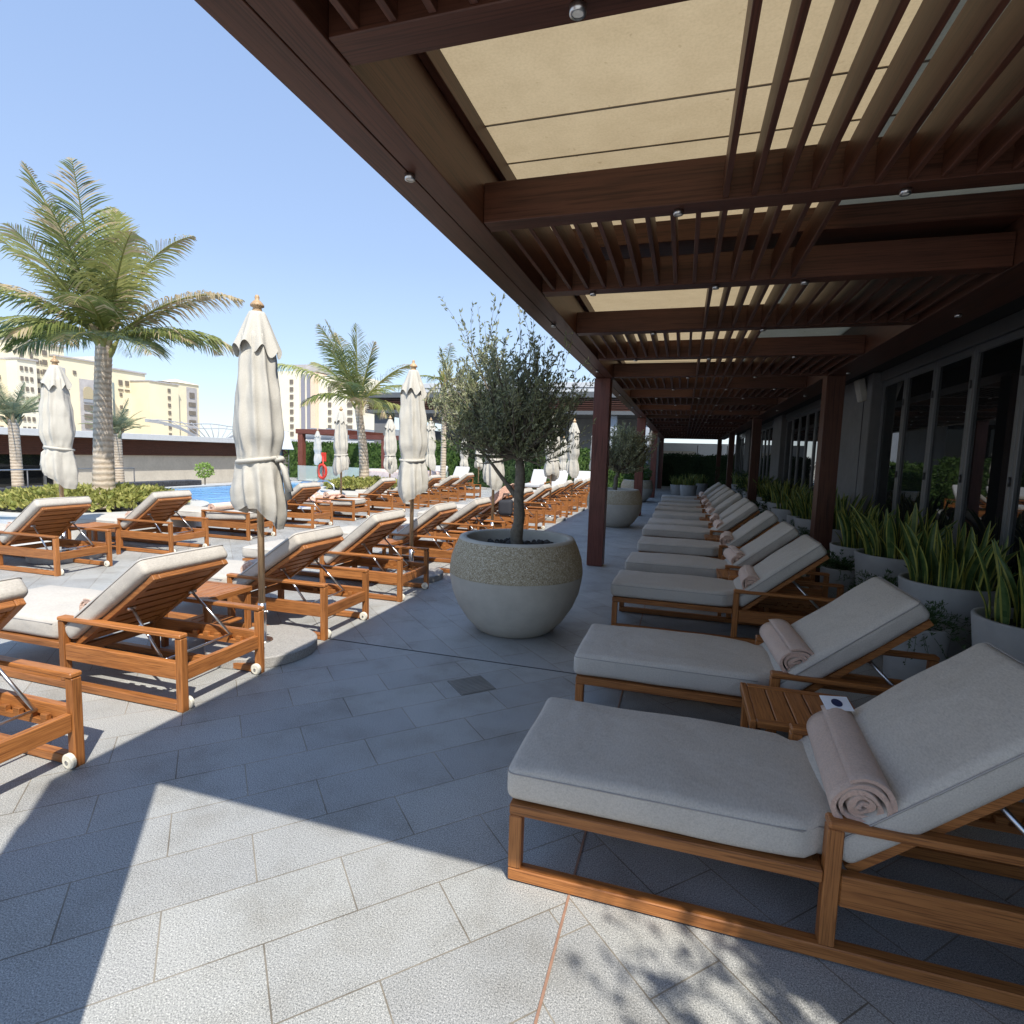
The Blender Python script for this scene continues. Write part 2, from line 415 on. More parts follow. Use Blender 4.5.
# ------------------------------------------------------------------ lounger
W2 = .325; T = .045; HX, HZ, BL, BA = 1.05, .285, .785, 40
def legs_and_frame(root, fine=True):
    mb = {}
    def P(name, fn):
        b = MB(); fn(b); return b.build(name, TK, root)
    ch = .0035
    for sy in (-1, 1):
        y0, y1 = (sy*W2, sy*(W2-T)) if sy > 0 else (-W2, -W2+T)
        ya, yb = min(y0, y1), max(y0, y1)
        P('leg', lambda b: b.box(0, T, ya, yb, .052, .247, ch, 2))
        P('leg', lambda b: b.box(.985, .985+T, ya, yb, .052, .425, ch, 2))
        P('leg', lambda b: b.box(1.885, 1.93, ya, yb, .0, .425, ch, 2))
        P('floor_runner', lambda b: b.box(0, 1.883, ya, yb, .006, .05, ch, 0))
        P('seat_rail', lambda b: b.box(0, .983, ya, yb, .249, .289, ch, 0))
        P('side_rail', lambda b: b.box(1.032, 1.883, ya+.004, yb-.004, .185, .285, ch, 0))
        P('armrest', lambda b: b.box(.985, 1.93, ya-.006, yb+.006, .427, .452, .006, 0))
    P('cross_rail', lambda b: b.box(1.888, 1.922, -W2+T+.002, W2-T-.002, .175, .262, ch, 1))
    P('cross_rail', lambda b: b.box(.004, .036, -W2+T+.002, W2-T-.002, .205, .285, ch, 1))
    P('cross_rail', lambda b: b.box(1.0, 1.03, -W2+T+.002, W2-T-.002, .19, .245, ch, 1))
    def seat(b):
        for i in range(9): b.box(.06+i*.105, .06+i*.105+.085, -W2+T+.003, W2-T-.003, .262, .282, .002, 1)
    P('seat_slats', seat)
    for sy in (-1, 1):
        def ladder(b, sy=sy):
            b.box(1.25, 1.84, sy*.262-.012, sy*.262+.012, .195, .222, .002, 0)
            for k in range(5): b.box(1.40+k*.09, 1.44+k*.09, sy*.262-.012, sy*.262+.012, .2195, .248, .002, 0)
        P('ratchet_rail', ladder)
def backrest_mat(ang):
    return Matrix.Translation((HX, 0, HZ)) @ Matrix.Rotation(-R(ang), 4, 'Y')
def backrest(root, ang):
    M = backrest_mat(ang); b = MB()
    w = W2-T-.006
    for sy in (-1, 1):
        b.box(0, BL, sy*w-(.04 if sy > 0 else 0), sy*w+(.04 if sy < 0 else 0), -.034, 0, .003, 0, M)
    b.box(BL-.045, BL-.001, -w+.042, w-.042, -.032, -.002, .003, 1, M)
    n = 7; step = (BL-.05-.02)/n
    for k in range(n):
        b.box(.018+k*step, .018+k*step+step-.026, -w+.042, w-.042, -.022, -.004, .002, 1, M)
    o = b.build('backrest', TK, root)
    s = MB()
    if ang > 8:
        for sy in (-1, 1):
            top = M @ Vector((.46, sy*(w-.06), -.045)); bot = Vector((1.72, sy*.255, .255))
            s.tube([top, bot], .0085, 8)
            s.tube([top+Vector((0,-.02*sy,0)), top+Vector((0,.03*sy,0))], .012, 8)
        s.tube([(1.72, -.265, .255), (1.72, .265, .255)], .0075, 8)
    else:
        for sy in (-1, 1): s.tube([(1.3, sy*.25, .24), (1.7, sy*.25, .24)], .008, 6)
    s.build('prop_strut', STEEL, root)
def wheels(root):
    for sy in (-1, 1):
        b = MB(); y = sy*(W2-T-.014) if sy > 0 else -(W2-T-.014)
        M = Matrix.Translation((1.91, y, .038)) @ Matrix.Rotation(PI/2, 4, 'X')
        b.lathe([(.001,-.011),(.030,-.011),(.037,-.007),(.037,.007),(.030,.011),(.001,.011)], 20, m=0, smooth=False, M=M)
        b.lathe([(.001,-.016),(.009,-.016),(.009,.016),(.001,.016)], 12, m=1, smooth=False, M=M)
        b.build('wheel', [WHEEL, STEEL], root, True)
def cushions(root, ang, seed=0, mat=None, fine=True):
    mat = mat or CUSH
    b = MB(); q = (24, 6, 1) if fine else (6, 2, 1)
    def narrow(p):
        t = min(1, max(0, (p[0]-.925)/.045)); t = t*t*(3-2*t)
        return (p[0], p[1]*(1-.135*t), p[2])
    vs, fs = rounded(.536, .318, .064, .034, *q, c=(.516, 0, .289+.067), puff=.012, wob=.013, seed=seed)
    b.add([narrow(v) for v in vs], fs, 0, True)
    q = (14, 6, 1) if fine else (3, 2, 1)
    if fine:
        for zz in (.040,):
            pts = []; hx, hy, r = .535, .317, .03; prev = None
            for cx, cy, a0 in ((1,1,0),(-1,1,90),(-1,-1,180),(1,-1,270),(1,1,0)):
                for a in range(0, 91, 30):
                    t = R(a0+a); pnew = (.516+cx*(hx-r)+r*math.cos(t), cy*(hy-r)+r*math.sin(t), .356+zz)
                    if prev and abs(pnew[0]-prev[0]) > .3:
                        for k in range(1, 20): u = k/20; pts.append(narrow((prev[0]+(pnew[0]-prev[0])*u, prev[1]+(pnew[1]-prev[1])*u, pnew[2])))
                    pts.append(narrow(pnew)); prev = pnew
            b.tube(pts, .0026, 5, 1, True, False)
    b.build('seat_cushion', [mat, SEAM], root)
    M = backrest_mat(ang) @ Matrix.Translation((.405, 0, .006+.056))
    b = MB(); vs, fs = rounded(.398, .312, .055, .034, *q, c=(0,0,0), puff=.016, wob=.013, seed=seed+7)
    b.add(vs, fs, 0, True, M)
    if fine:
        for zz in (.036,):
            pts = []; hx, hy, r = .397, .311, .03
            for cx, cy, a0 in ((1,1,0),(-1,1,90),(-1,-1,180),(1,-1,270)):
                for a in range(0, 91, 30):
                    t = R(a0+a); pts.append((cx*(hx-r)+r*math.cos(t), cy*(hy-r)+r*math.sin(t), zz))
            pts.append(pts[0]); b.tube(pts, .0032, 5, 1, True, False, M)
    b.build('back_cushion', [mat, SEAM], root)
def far_frame(root, ang):
    b = MB()
    for sy in (-1, 1):
        a, c = (-W2, -W2+T) if sy < 0 else (W2-T, W2)
        b.box(0, T, a, c, .05, .25, 0, 2); b.box(.985, 1.03, a, c, .05, .427, 0, 2); b.box(1.885, 1.93, a, c, 0, .427, 0, 2)
        b.box(0, 1.884, a, c, .006, .05, 0, 0); b.box(0, .984, a, c, .25, .289, 0, 0)
        b.box(1.031, 1.884, a+.003, c-.003, .185, .285, 0, 0); b.box(.985, 1.93, a-.005, c+.005, .428, .452, 0, 0)
    b.box(1.888, 1.92, -W2+T, W2-T, .175, .262, 0, 1); b.box(.06, 1.0, -W2+T, W2-T, .262, .28, 0, 1)
    b.build('frame', TK, root); backrest(root, ang)
PROTO = {}; JIT = random.Random(4)
def lounger(kind, x, y, label, group, rz=0):
    """kind: (ang, lod, seed, white)"""
    if kind not in PROTO:
        ang, lod, seed, white = kind
        r = thing('sun_lounger', label, 'sun lounger', (x, y, 0), rz, group)
        if lod == 0: legs_and_frame(r); backrest(r, ang); wheels(r)
        else: far_frame(r, ang)
        cushions(r, ang, seed, WHITEC if white else CUSH, lod == 0)
        PROTO[kind] = r; return r
    r = clone(PROTO[kind]); r.location = (x, y, 0); r.rotation_euler = (0,0,rz+R(JIT.uniform(-.9,.9)))
    r['label'] = label; r['group'] = group; return r

# ------------------------------------------------------------------ towel
def towel_mesh(seed=1, L=.44):
    b = MB(); n = 150; turns = 4.3; rng = random.Random(seed)
    outer = []; inner = []
    for i in range(n+1):
        t = i/n; a = 2*PI*turns*t
        r = .008 + .060*t
        wob = .0028*math.sin(a*1.7+seed)+.0022*math.sin(a*3.1+seed*2)
        th = .0052 + .0015*math.sin(a*2.3)
        r += wob
        outer.append((math.cos(a)*(r+th)*1.03, math.sin(a)*(r+th)*.93)); inner.append((math.cos(a)*(r-th)*1.03, math.sin(a)*(r-th)*.93))
    ny = 12
    vs = []; fs = []
    rows = []
    for j in range(ny+1):
        y = -L/2 + L*j/ny
        row = []
        for side in (outer, inner):
            for i, (px, pz) in enumerate(side):
                t = i/n
                e = 1 + .022*mnoise.noise(Vector((px*30, y*14, seed)))
                yy = y + (.004*math.sin(i*.22+seed) + .010*(1-t)*(1 if (i//18) % 2 else -.4))*(1 if j in (0, ny) else 0)
                row.append((px*e, yy, pz*e))
        rows.append(row)
    m = 2*(n+1)
    for row in rows: vs += row
    for j in range(ny):
        for i in range(n):
            fs.append((j*m+i, (j+1)*m+i, (j+1)*m+i+1, j*m+i+1))
            fs.append((j*m+n+1+i, j*m+n+1+i+1, (j+1)*m+n+1+i+1, (j+1)*m+n+1+i))
        fs.append((j*m+n, (j+1)*m+n, (j+1)*m+2*n+1, j*m+2*n+1))
    k0 = len(fs)
    for j in (0, ny):
        for i in range(n):
            f = (j*m+i, j*m+i+1, j*m+n+1+i+1, j*m+n+1+i); fs.append(f if j == 0 else f[::-1])
    b.add(vs, fs[:k0], 0, True); o = len(b.v); 
    for f in fs[k0:]: b.f.append(list(f)); b.m.append(1); b.sm.append(False)
    return b.mesh('towel_roll', [TOW, TOWIN])
TOWELS = [towel_mesh(s) for s in (1, 2, 3)]
def towel(i, x, y, z, label, rz=0, group='rolled towels on the loungers', sc=1):
    o = bpy.data.objects.new('rolled_towel', TOWELS[i % 3]); COL.objects.link(o)
    o.location = (x, y, z); o.rotation_euler = (0, R((i*47) % 360), 0)
    o.rotation_mode = 'XYZ'; o.rotation_euler = (0, R((i*61) % 60 - 10), rz); o.scale = (sc, sc, sc)
    return tag(o, label, 'towel', group)

# ------------------------------------------------------------------ side table
def make_table():
    r = thing('side_table', '', 'side table')
    t = MB()
    for k in range(5): t.box(-.207+k*.0805, -.207+k*.0805+.075, -.172, .172, .392, .412, .003, 1)
    t.build('table_top', TK, r)
    for sx in (-1, 1):
        f = MB(); f.box(sx*.222-.013, sx*.222+.013, -.215, .215, .375, .415, .003, 1); f.build('apron', TK, r)
    for sy in (-1, 1):
        f = MB(); f.box(-.207, .207, sy*.195-.02, sy*.195+.02, .385, .414, .003, 0); f.build('apron', TK, r)
    for sx in (-1, 1):
        for sy in (-1, 1):
            f = MB(); f.box(sx*.205-.0165, sx*.205+.0165, sy*.192-.0215, sy*.192+.0215, 0, .373, .003, 2); f.build('leg', TK, r)
    s = MB()
    for k in range(5): s.box(-.180+k*.073, -.180+k*.073+.064, -.168, .168, .15, .166, .003, 1)
    s.build('shelf', TK, r)
    return r
TABLE = None
def table(x, y, label, group='teak side tables between the loungers'):
    global TABLE
    if TABLE is None: TABLE = make_table(); r = TABLE
    else: r = clone(TABLE)
    r.location = (x, y, 0); r['label'] = label; r['group'] = group; return r

# ------------------------------------------------------------------ umbrella
def canopy_mb(seed, wide=1.0):
    rng = random.Random(seed); b = MB(); n = 96; nz = 46
    ph = [rng.uniform(0, 6.28) for _ in range(6)]
    prof = [(0.0,.140),(.05,.164),(.12,.170),(.2,.162),(.28,.146),(.31,.134),(.34,.143),(.45,.168),(.62,.158),(.8,.132),(.95,.110),(1.0,.065)]
    def pr(t):
        for (a, ra), (c, rc) in zip(prof, prof[1:]):
            if t <= c: 
                u = (t-a)/(c-a); u = u*u*(3-2*u); return ra+(rc-ra)*u
        return prof[-1][1]
    vs = []; fs = []
    z0, z1 = 1.0, 2.33
    for j in range(nz+1):
        t = j/nz
        for k in range(n):
            a = 2*PI*k/n
            amp = .07 + .10*max(0, .31-t)/.31 + .05*t + .05*mnoise.noise(Vector((math.cos(a)*3, math.sin(a)*3, t*3+seed)))
            if abs(t-.31) < .05: amp *= .5
            tw = a + .5*t + .25*math.sin(2*a+ph[0])
            pl = math.sin(8*tw+ph[1])
            pl = 1-abs(math.sin(4*tw+ph[1]))*2 if True else pl
            r = pr(t)*wide*(1+amp*pl + .06*math.sin(3*a+ph[2]+2*t) + .05*mnoise.noise(Vector((math.cos(a)*2.2, math.sin(a)*2.2, t*7+seed))))
            fold = .011*mnoise.noise(Vector((math.cos(a)*4, math.sin(a)*4, t*9+seed)))
            r += fold*.8*(1 if t > .05 else .3)
            z = z0+(z1-z0)*t
            if t < .3: z += (.3-t)/.3*(.075*math.sin(a+ph[3])+.03*math.sin(2*a+ph[4])+.006*math.sin(8*a+ph[1]))
            vs.append((r*math.cos(a), r*math.sin(a), z))
    for j in range(nz):
        for k in range(n): fs.append((j*n+k, j*n+(k+1) % n, (j+1)*n+(k+1) % n, (j+1)*n+k))
    b.add(vs, fs, 0, True)
    # inner hem return so the open bottom reads as folded cloth
    vs2 = []; fs2 = []
    for j in range(6):
        for k in range(n):
            x, y, z = vs[k]; q = 1-.13*j-.02*math.sin(5*2*PI*k/n)*j
            vs2.append((x*q, y*q, z+.012*j+.028*j*j*.4))
    for j in range(5):
        for k in range(n): fs2.append(((j+1)*n+k, (j+1)*n+(k+1) % n, j*n+(k+1) % n, j*n+k))
    b.add(vs2, fs2, 0, True); return b
def cap_mb(seed):
    b = MB(); n = 96; nz = 14; vs = []; fs = []
    rng = random.Random(seed); p = rng.uniform(0, 6)
    for j in range(nz+1):
        t = j/nz
        for k in range(n):
            a = 2*PI*k/n
            r = .050 + .095*(t**.85)
            fl = math.sin(8*a+p); r *= 1+(.03+.08*t)*fl+.03*math.sin(3*a+p)
            z = 2.44 - .27*t - .035*t*t*math.cos(8*a+p+.5) - .02*t*math.sin(2*a+p)
            vs.append((r*math.cos(a), r*math.sin(a), z))
    for j in range(nz):
        for k in range(n): fs.append((j*n+k, (j+1)*n+k, (j+1)*n+(k+1) % n, j*n+(k+1) % n))
    fs.append(tuple(range(n))); b.add(vs, fs, 0, True); return b
POLEW = wood('umbrella_pole_wood', (.42,.25,.12), (.68,.47,.27), 2, .45)
UM = []
def umbrella(x, y, label, seed, tall=1.0, group='closed umbrellas by the loungers', wide=1.0, rz=0, full=True):
    r = thing('closed_umbrella', label, 'umbrella', (x, y, 0), rz, group)
    if len(UM) < 3:
        s = len(UM)*7+3
        P = MB(); P.tube([(0,0,.30),(0,0,2.46)], .0235, 14)
        S = MB(); S.tube([(0,0,.085),(0,0,.36)], .029, 14); S.tube([(.029,0,.30),(.055,0,.30)], .008, 8)
        B = MB(); B.lathe([(.001,.075),(.375,.075),(.385,.068),(.385,.004),(.001,.0)], 48, smooth=False)
        B.lathe([(.001,.085),(.07,.085),(.075,.078),(.075,.074)], 24, m=1, smooth=False)
        F = MB(); F.lathe([(.001,2.56),(.012,2.555),(.017,2.54),(.014,2.525),(.03,2.51),(.046,2.49),(.046,2.478),(.028,2.47),(.034,2.445),(.034,2.43)], 20)
        Tm = MB(); pts = [(.143*math.cos(2*PI*k/30)*(1+.03*math.sin(k)), .143*math.sin(2*PI*k/30)*(1+.03*math.cos(k*1.3)), 1.412+.018*math.sin(2*PI*k/30+1)) for k in range(31)]
        Tm.tube(pts, .016, 8, 0, True, False)
        q = Vector((.150, .02, 1.41))
        for dx, dz, l in ((.05,-.28,.03),(.085,-.22,.0),(.02,-.2,.05)):
            Tm.tube([q, q+Vector((dx*.5, l, dz*.3)), q+Vector((dx, l+.01, dz))], [.010,.020,.023], 6)
        Tm.tube([q+Vector((-.01,-.03,0)), q+Vector((.03,.0,.015)), q+Vector((.0,.04,0))], .018, 6)
        UM.append([P.mesh('pole', POLEW), S.mesh('sleeve', STEEL), B.mesh('base', [GRANB, STEEL]), F.mesh('finial', POLEW),
                   Tm.mesh('tie', CANV), canopy_mb(s).mesh('canopy', CANV), cap_mb(s).mesh('cap', CANV)])
        u = UM[-1]
    else: u = UM[seed % 3]
    for nm, me in zip(('pole','sleeve','base','finial','tie_strap','canopy','cap'), u):
        if not full and nm in ('sleeve','tie_strap'): continue
        o = bpy.data.objects.new(nm, me); COL.objects.link(o); o.parent = r
    r.scale = (wide, wide, tall); return r

# ------------------------------------------------------------------ plants
def leaf_quads(b, pts, L, Wd, rng, m=0, up=.3, jit=1.0):
    for p, d in pts:
        d = (Vector(d) + Vector((rng.gauss(0,1), rng.gauss(0,1), rng.gauss(0,1)+up))*jit*.5).normalized()
        s = d.cross(Vector((rng.uniform(-1,1), rng.uniform(-1,1), rng.uniform(-1,1))))
        if s.length < .01: continue
        s.normalize(); l = L*rng.uniform(.65, 1.2); w = Wd*rng.uniform(.7, 1.2)
        p = Vector(p); n = d.cross(s)*l*.12
        b.add([p, p+d*l*.5+s*w+n, p+d*l, p+d*l*.5-s*w+n], [(0,1,2,3)], m, False)
def olive_crown(center, rad, nb, seed, fork, wisps=(), L=.045, Wd=.0075, per=24, bias=0.0):
    rng = random.Random(seed); wb = MB(); lb = MB()
    fork = Vector(fork); c = Vector(center)
    tips = []
    for i in range(nb):
        while True:
            q = Vector((rng.uniform(-1,1), rng.uniform(-1,1), rng.uniform(-1,1)))
            if .42 < q.length < 1: break
        t = Vector((c.x+q.x*rad[0], c.y+q.y*rad[1], c.z+q.z*rad[2])); tips.append((t, rng.uniform(.14, .30)))
    for w in wisps: tips.append((Vector(w), .36))
    for t, tl in tips:
        mid = fork.lerp(t, .5) + Vector((rng.uniform(-.07,.07), rng.uniform(-.07,.07), -.05))
        pts = []
        for k in range(9):
            u = k/8; pts.append(fork*(1-u)**2 + mid*2*u*(1-u) + t*u*u)
        pts = [p + Vector((rng.uniform(-.01,.01), rng.uniform(-.01,.01), 0))*(1 if 0 < i < 8 else 0) for i, p in enumerate(pts)]
        wb.tube(pts, [.013*(1-i/8.)**.8+.0016 for i in range(9)], 5)
        L_ = []
        for s in range(7):
            st = pts[rng.randint(4, 8)]
            out = (st - Vector((c.x, c.y, c.z-.35))).normalized()
            d = (out*.55 + Vector((rng.gauss(0,.5), rng.gauss(0,.5), .75))).normalized()
            en = st + d*tl*rng.uniform(.6, 1.3) + Vector((0,0,0))
            wb.tube([st, st.lerp(en, .5)+Vector((rng.uniform(-.01,.01),)*3), en], [.0024,.0016,.0008], 3, caps=False)
            for k in range(per):
                u = rng.random()**.85
                L_.append((st.lerp(en, u)+Vector((rng.uniform(-.008,.008),)*3), d*.7))
        leaf_quads(lb, L_, L, Wd, rng, 0 if rng.random() < .8 else 1, .15, 1.0)
    return wb, lb
def bowl_planter(r, R_=.56, H_=.76):
    k = R_/.56; h = H_/.76
    b = MB()
    pr_ = [(.29,.0),(.33,.02),(.41,.10),(.49,.22),(.535,.33),(.555,.43),(.56,.475)]
    b.lathe([(a*k, z*h) for a, z in pr_], 72, m=0)
    b.lathe([(a*k, z*h) for a, z in [(.56,.476),(.559,.52),(.546,.60),(.518,.68),(.486,.745)]], 72, m=1)
    b.lathe([(a*k, z*h) for a, z in [(.486,.745),(.479,.76),(.45,.762),(.43,.76),(.42,.75),(.43,.60)]], 72, m=2)
    b.build('bowl', [CONC, AGGR, CONC], r)
    s = MB(); rng = random.Random(5)
    s.disc(.435*k, .655*h, 40)
    for i in range(150):
        a = rng.uniform(0, 6.28); q = math.sqrt(rng.random())*.40*k; rr = rng.uniform(.018, .04)*k
        M = Matrix.Translation((q*math.cos(a), q*math.sin(a), .66*h+rr*.2)) @ Euler((rng.random()*3, rng.random()*3, 0)).to_matrix().to_4x4()
        s.lathe([(.001,-rr*.7),(rr*.7,-rr*.5),(rr,0),(rr*.7,rr*.5),(.001,rr*.7)], 7, M=M, smooth=False)
    s.build('pebbles', SOIL, r)
def frond(b, base, d, L, droop, rng, n=46, lw=.016, ll=.5, m=0, mtip=None, fold=.55, side=None, hang=.35):
    """pinnate frond: rachis arc + leaflets"""
    d = Vector(d).normalized(); pts = []; p = Vector(base); dd = d.copy(); K = 26
    for i in range(K+1):
        pts.append(p.copy()); p = p + dd*(L/K)
        dd = (dd + Vector((0,0,-droop*(.3+1.5*i/K)/K))).normalized()
    b.tube(pts, [.022*(1-i/K)**.8+.004 for i in range(K+1)], 5, 3)
    for i in range(n):
        u = .14+.86*(i/n); f = u*K; k = min(K-1, int(f)); q = pts[k].lerp(pts[k+1], f-k)
        t = (pts[min(K, k+1)]-pts[k]).normalized()
        s = t.cross(Vector((0,0,1)))
        if side is not None: s = Vector(side) - t*Vector(side).dot(t)
        if s.length < .05: s = t.cross(Vector((1,0,0)))
        s.normalize(); up = s.cross(t)
        l = ll*math.sin(PI*min(1, (.16+.84*u)))**.55*rng.uniform(.8, 1.1)*(1 if u < .8 else (1.02-(u-.8)*1.8))
        for sg in (-1, 1):
            if rng.random() < .05: continue
            dr = (s*sg*.95 + t*(.50+.5*u) + up*fold*rng.uniform(.4,1.1)*.45 + Vector((rng.gauss(0,.06),)*3)).normalized()
            a = q; segs = 3; w = lw*rng.uniform(.75,1.15); wid = t.lerp(up, .35).normalized()
            P0 = a; vsl = [P0-wid*w*.4, P0+wid*w*.4]; dcur = dr.copy()
            for g in range(1, segs+1):
                P0 = P0 + dcur*l/segs; dcur = (dcur + Vector((0,0,-hang*rng.uniform(.7,1.4)))).normalized()
                ww = w*(1.0 if g < segs else .12)*(1-.3*g/segs); vsl += [P0-wid*ww*.5, P0+wid*ww*.5]
            mm = m
            if mtip is not None and (u > .72 and rng.random() < (u-.6)*1.8): mm = mtip
            if rng.random() < .06: mm = 2
            b.add(vsl, [(2*g, 2*g+1, 2*g+3, 2*g+2) for g in range(segs)], mm, False)
IR = Vector((.956,.291,0)); IC = Vector((.287,-.953,0))   # a right and a towards-the-terrace direction used to aim the fronds
def palm(x, y, z0, H, r0, r1, lean, fr, label, seed, mats=None, ll=.5, n=46, lw=.016, cat='palm tree', group=None, bulge=True, rough=True, dead=10):
    rng = random.Random(seed); r = thing('palm_tree', label, cat, (x, y, z0), 0, group)
    b = MB(); pts = []; rs = []; K = 60
    for i in range(K+1):
        t = i/K; pts.append((lean[0]*t*t+.02*math.sin(5*t), lean[1]*t*t, H*t))
        ring = .0045*((i % 2)*2-1) if rough else 0
        rs.append((r0+(r1-r0)*min(1, t*1.25)**.7) + ring*.6 + (.25*r0*math.exp(-t*22)))
    b.tube(pts, rs, 20); b.build('trunk', PBARK, r)
    c = MB(); top = Vector(pts[-1])
    # fibrous crown base with cut stubs
    for k in range(26):
        a = k*2.4; e = rng.uniform(.5, 1.25); zz = rng.uniform(-.28, .15)*H/3
        d = Vector((math.cos(a)*math.cos(e), math.sin(a)*math.cos(e), math.sin(e)))
        p = top+Vector((0,0,zz)); c.tube([p, p+d*.16+Vector((0,0,.05)), p+d*.34+Vector((0,0,.16))], [.055*r1/.09,.038*r1/.09,.012], 6, 2 if rng.random() < .4 else 3)
    for (rt, el, dep, L, dr, m, mt, hang) in fr:
        d = IR*math.cos(R(el))*rt + IC*dep + Vector((0,0,math.sin(R(el))))
        frond(c, top+Vector((rng.uniform(-.04,.04), rng.uniform(-.04,.04), rng.uniform(0,.15))), d, L, dr, rng, n, lw, ll, m, mt, hang=hang)
    c.build('crown', mats or [PALMG, PALMY, PALMD, PALMY], r); return r

def snake_leaves(seed, n=26, rad=.24, hmax=.72):
    rng = random.Random(seed); b = MB()
    for i in range(n):
        a = rng.uniform(0, 6.28); q = math.sqrt(rng.random())*rad
        base = Vector((q*math.cos(a), q*math.sin(a), 0)); out = Vector((math.cos(a), math.sin(a), 0))
        h = hmax*rng.uniform(.38, 1.0); lean = rng.uniform(.03,.45)*(q/rad+.25); w = rng.uniform(.022,.040)
        fa = rng.uniform(0, PI); fd = Vector((math.cos(fa), math.sin(fa), 0)); nrm = Vector((-fd.y, fd.x, 0))
        tw = rng.uniform(-1.6,1.6); K = 9; rows = []
        bend = rng.uniform(-.18,.24)
        for k in range(K+1):
            t = k/K; p = base + out*(lean*h*t*t + bend*h*t**3) + Vector((0,0,h*t*(1-.12*lean*t)))
            an = tw*t; f = fd*math.cos(an)+nrm*math.sin(an); g = nrm*math.cos(an)-fd*math.sin(an)
            ww = w*(math.sin(PI*(.22+.74*t))**.7 if t < .97 else .12)
            cup = g*ww*.5
            rows += [p-f*ww+cup, p-f*ww*.72+cup*.5, p-g*.0, p+f*ww*.72+cup*.5, p+f*ww+cup]
        for k in range(K):
            for j in range(4):
                o = k*5+j
                b.add([rows[o], rows[o+1], rows[o+6], rows[o+5]], [(0,1,2,3)], 1 if j in (0,3) else 0, False)
    return b.mesh('foliage', [SNAKE, SNAKEY])
SNK = [snake_leaves(s, n=52, hmax=.58, rad=.26) for s in (1,2,3,4)]
def pot_mesh(rt, rb, h, seg=48):
    b = MB(); b.lathe([(rb*.9,0),(rb,.01),(rt,h-.01),(rt-.004,h),(rt-.028,h),(rt-.034,h-.01),(rt-.045,h-.09)], seg)
    return b.mesh('pot', GREY)
def soil_mesh(r, z):
    b = MB(); b.disc(r, z, 30); return b.mesh('soil', SOIL)
POTB = pot_mesh(.345, .27, .66); POTS = pot_mesh(.19, .17, .42); SOB = soil_mesh(.305, .59); SOS = soil_mesh(.155, .35)
def fern_mesh(seed, rad=.3, n=1500):
    rng = random.Random(seed); b = MB()
    for i in range(70):
        a = rng.uniform(0, 6.28); e = rng.uniform(.1, 1.3); L = rad*rng.uniform(.7,1.5)
        d = Vector((math.cos(a)*math.cos(e), math.sin(a)*math.cos(e), math.sin(e)))
        pts = [d*L*t + Vector((0,0,-.55*L*t*t)) for t in [k/8 for k in range(9)]]
        b.tube(pts, .0015, 3, caps=False)
        leaf_quads(b, [(pts[rng.randint(1,8)], d) for _ in range(24)], .035, .004, rng, 0, 0, 1.3)
    return b.mesh('foliage', FERN)
FRN = [fern_mesh(s) for s in (1,2)]
def potted(x, y, kind, i, label, cat='potted plant', group=None, sc=1.0):
    r = thing('potted_plant', label, cat, (x, y, 0), i*1.7, group)
    big = kind == 'snake'
    for nm, me, z in (('pot', POTB if big else POTS, 0), ('soil', SOB if big else SOS, 0), ('foliage', SNK[i % 4] if big else FRN[i % 2], 0.59 if big else .40)):
        o = bpy.data.objects.new(nm, me); COL.objects.link(o); o.parent = r; o.location = (0,0,z)
    r.scale = (sc,)*3; return r
def leafy_box(b, x0, x1, y0, y1, z0, z1, n, L, Wd, rng, m=0, rough=.12, solid=True):
    if solid: b.box(x0+.08, x1-.08, y0+.08, y1-.08, z0, z1-.03, 0, m)
    for i in range(n):
        f = rng.random()
        x, y, z = rng.uniform(x0, x1), rng.uniform(y0, y1), rng.uniform(z0, z1)
        k = rng.random()
        if k < .35: z = z1 + rng.gauss(0, rough)*.35
        elif k < .75: y = (y0 if rng.random() < .8 else y1) + rng.gauss(0, rough)*.6
        else: x = (x0 if rng.random() < .5 else x1) + rng.gauss(0, rough)*.6
        z += .10*mnoise.noise(Vector((x*1.1, y*1.1, 3)))
        leaf_quads(b, [((x, y, z), (rng.gauss(0,1), rng.gauss(0,1)-.5, rng.random()))], L, Wd, rng, m, .2, 1.2)
def blob_leaves(b, c, rad, n, L, Wd, rng, m=0, flat=False):
    for i in range(n):
        while True:
            q = Vector((rng.uniform(-1,1), rng.uniform(-1,1), rng.uniform(-1,1)))
            if .45 < q.length < 1: break
        k = 1 + .22*mnoise.noise(q*2.5+Vector(c))
        p = Vector((c[0]+q.x*rad[0]*k, c[1]+q.y*rad[1]*k, c[2]+max(-.6, q.z)*rad[2]*k))
        leaf_quads(b, [(p, q)], L, Wd, rng, m if rng.random() < .8 else m, .3, 1.1)

# ================================================================== SETTING
b = MB(); b.box(-8.9, 14, -14, 60, -.3, 0); b.box(-19.5, -8.9, 21.5, 60, -.3, 0); b.box(-17.6, -17.05, -14, 21.5, -.9, 0); b.box(-17.05, -8.9, -14, -6, -.3, 0)
struct(b.build('paving', GRAN))
b = MB(); b.add([(-17.06,-6,-.05),(-8.88,-6,-.05),(-8.88,21.52,-.05),(-17.06,21.52,-.05)], [(0,1,2,3)]); struct(b.build('pool_water', WATER))
LAND = simple('sandy_ground', (.42,.38,.31), .9, 0, .15, .05)
b = MB(); b.add([(-3000,-600,-1),(3000,-600,-1),(3000,4000,-1),(-3000,4000,-1)], [(0,1,2,3)]); struct(b.build('ground', LAND))
b = MB(); b.box(-.292, -.284, -3, 3.727, .0005, .0035); b.box(-.292, -.284, 3.742, 30, .0005, .0035)
struct(b.build('paving_joint', COPPER))
b = MB(); b.box(-9, -.295, 3.730, 3.738, .0005, .0035); b.box(-.281, 8, 3.730, 3.738, .0005, .0035)
struct(b.build('paving_joint', JOINT))
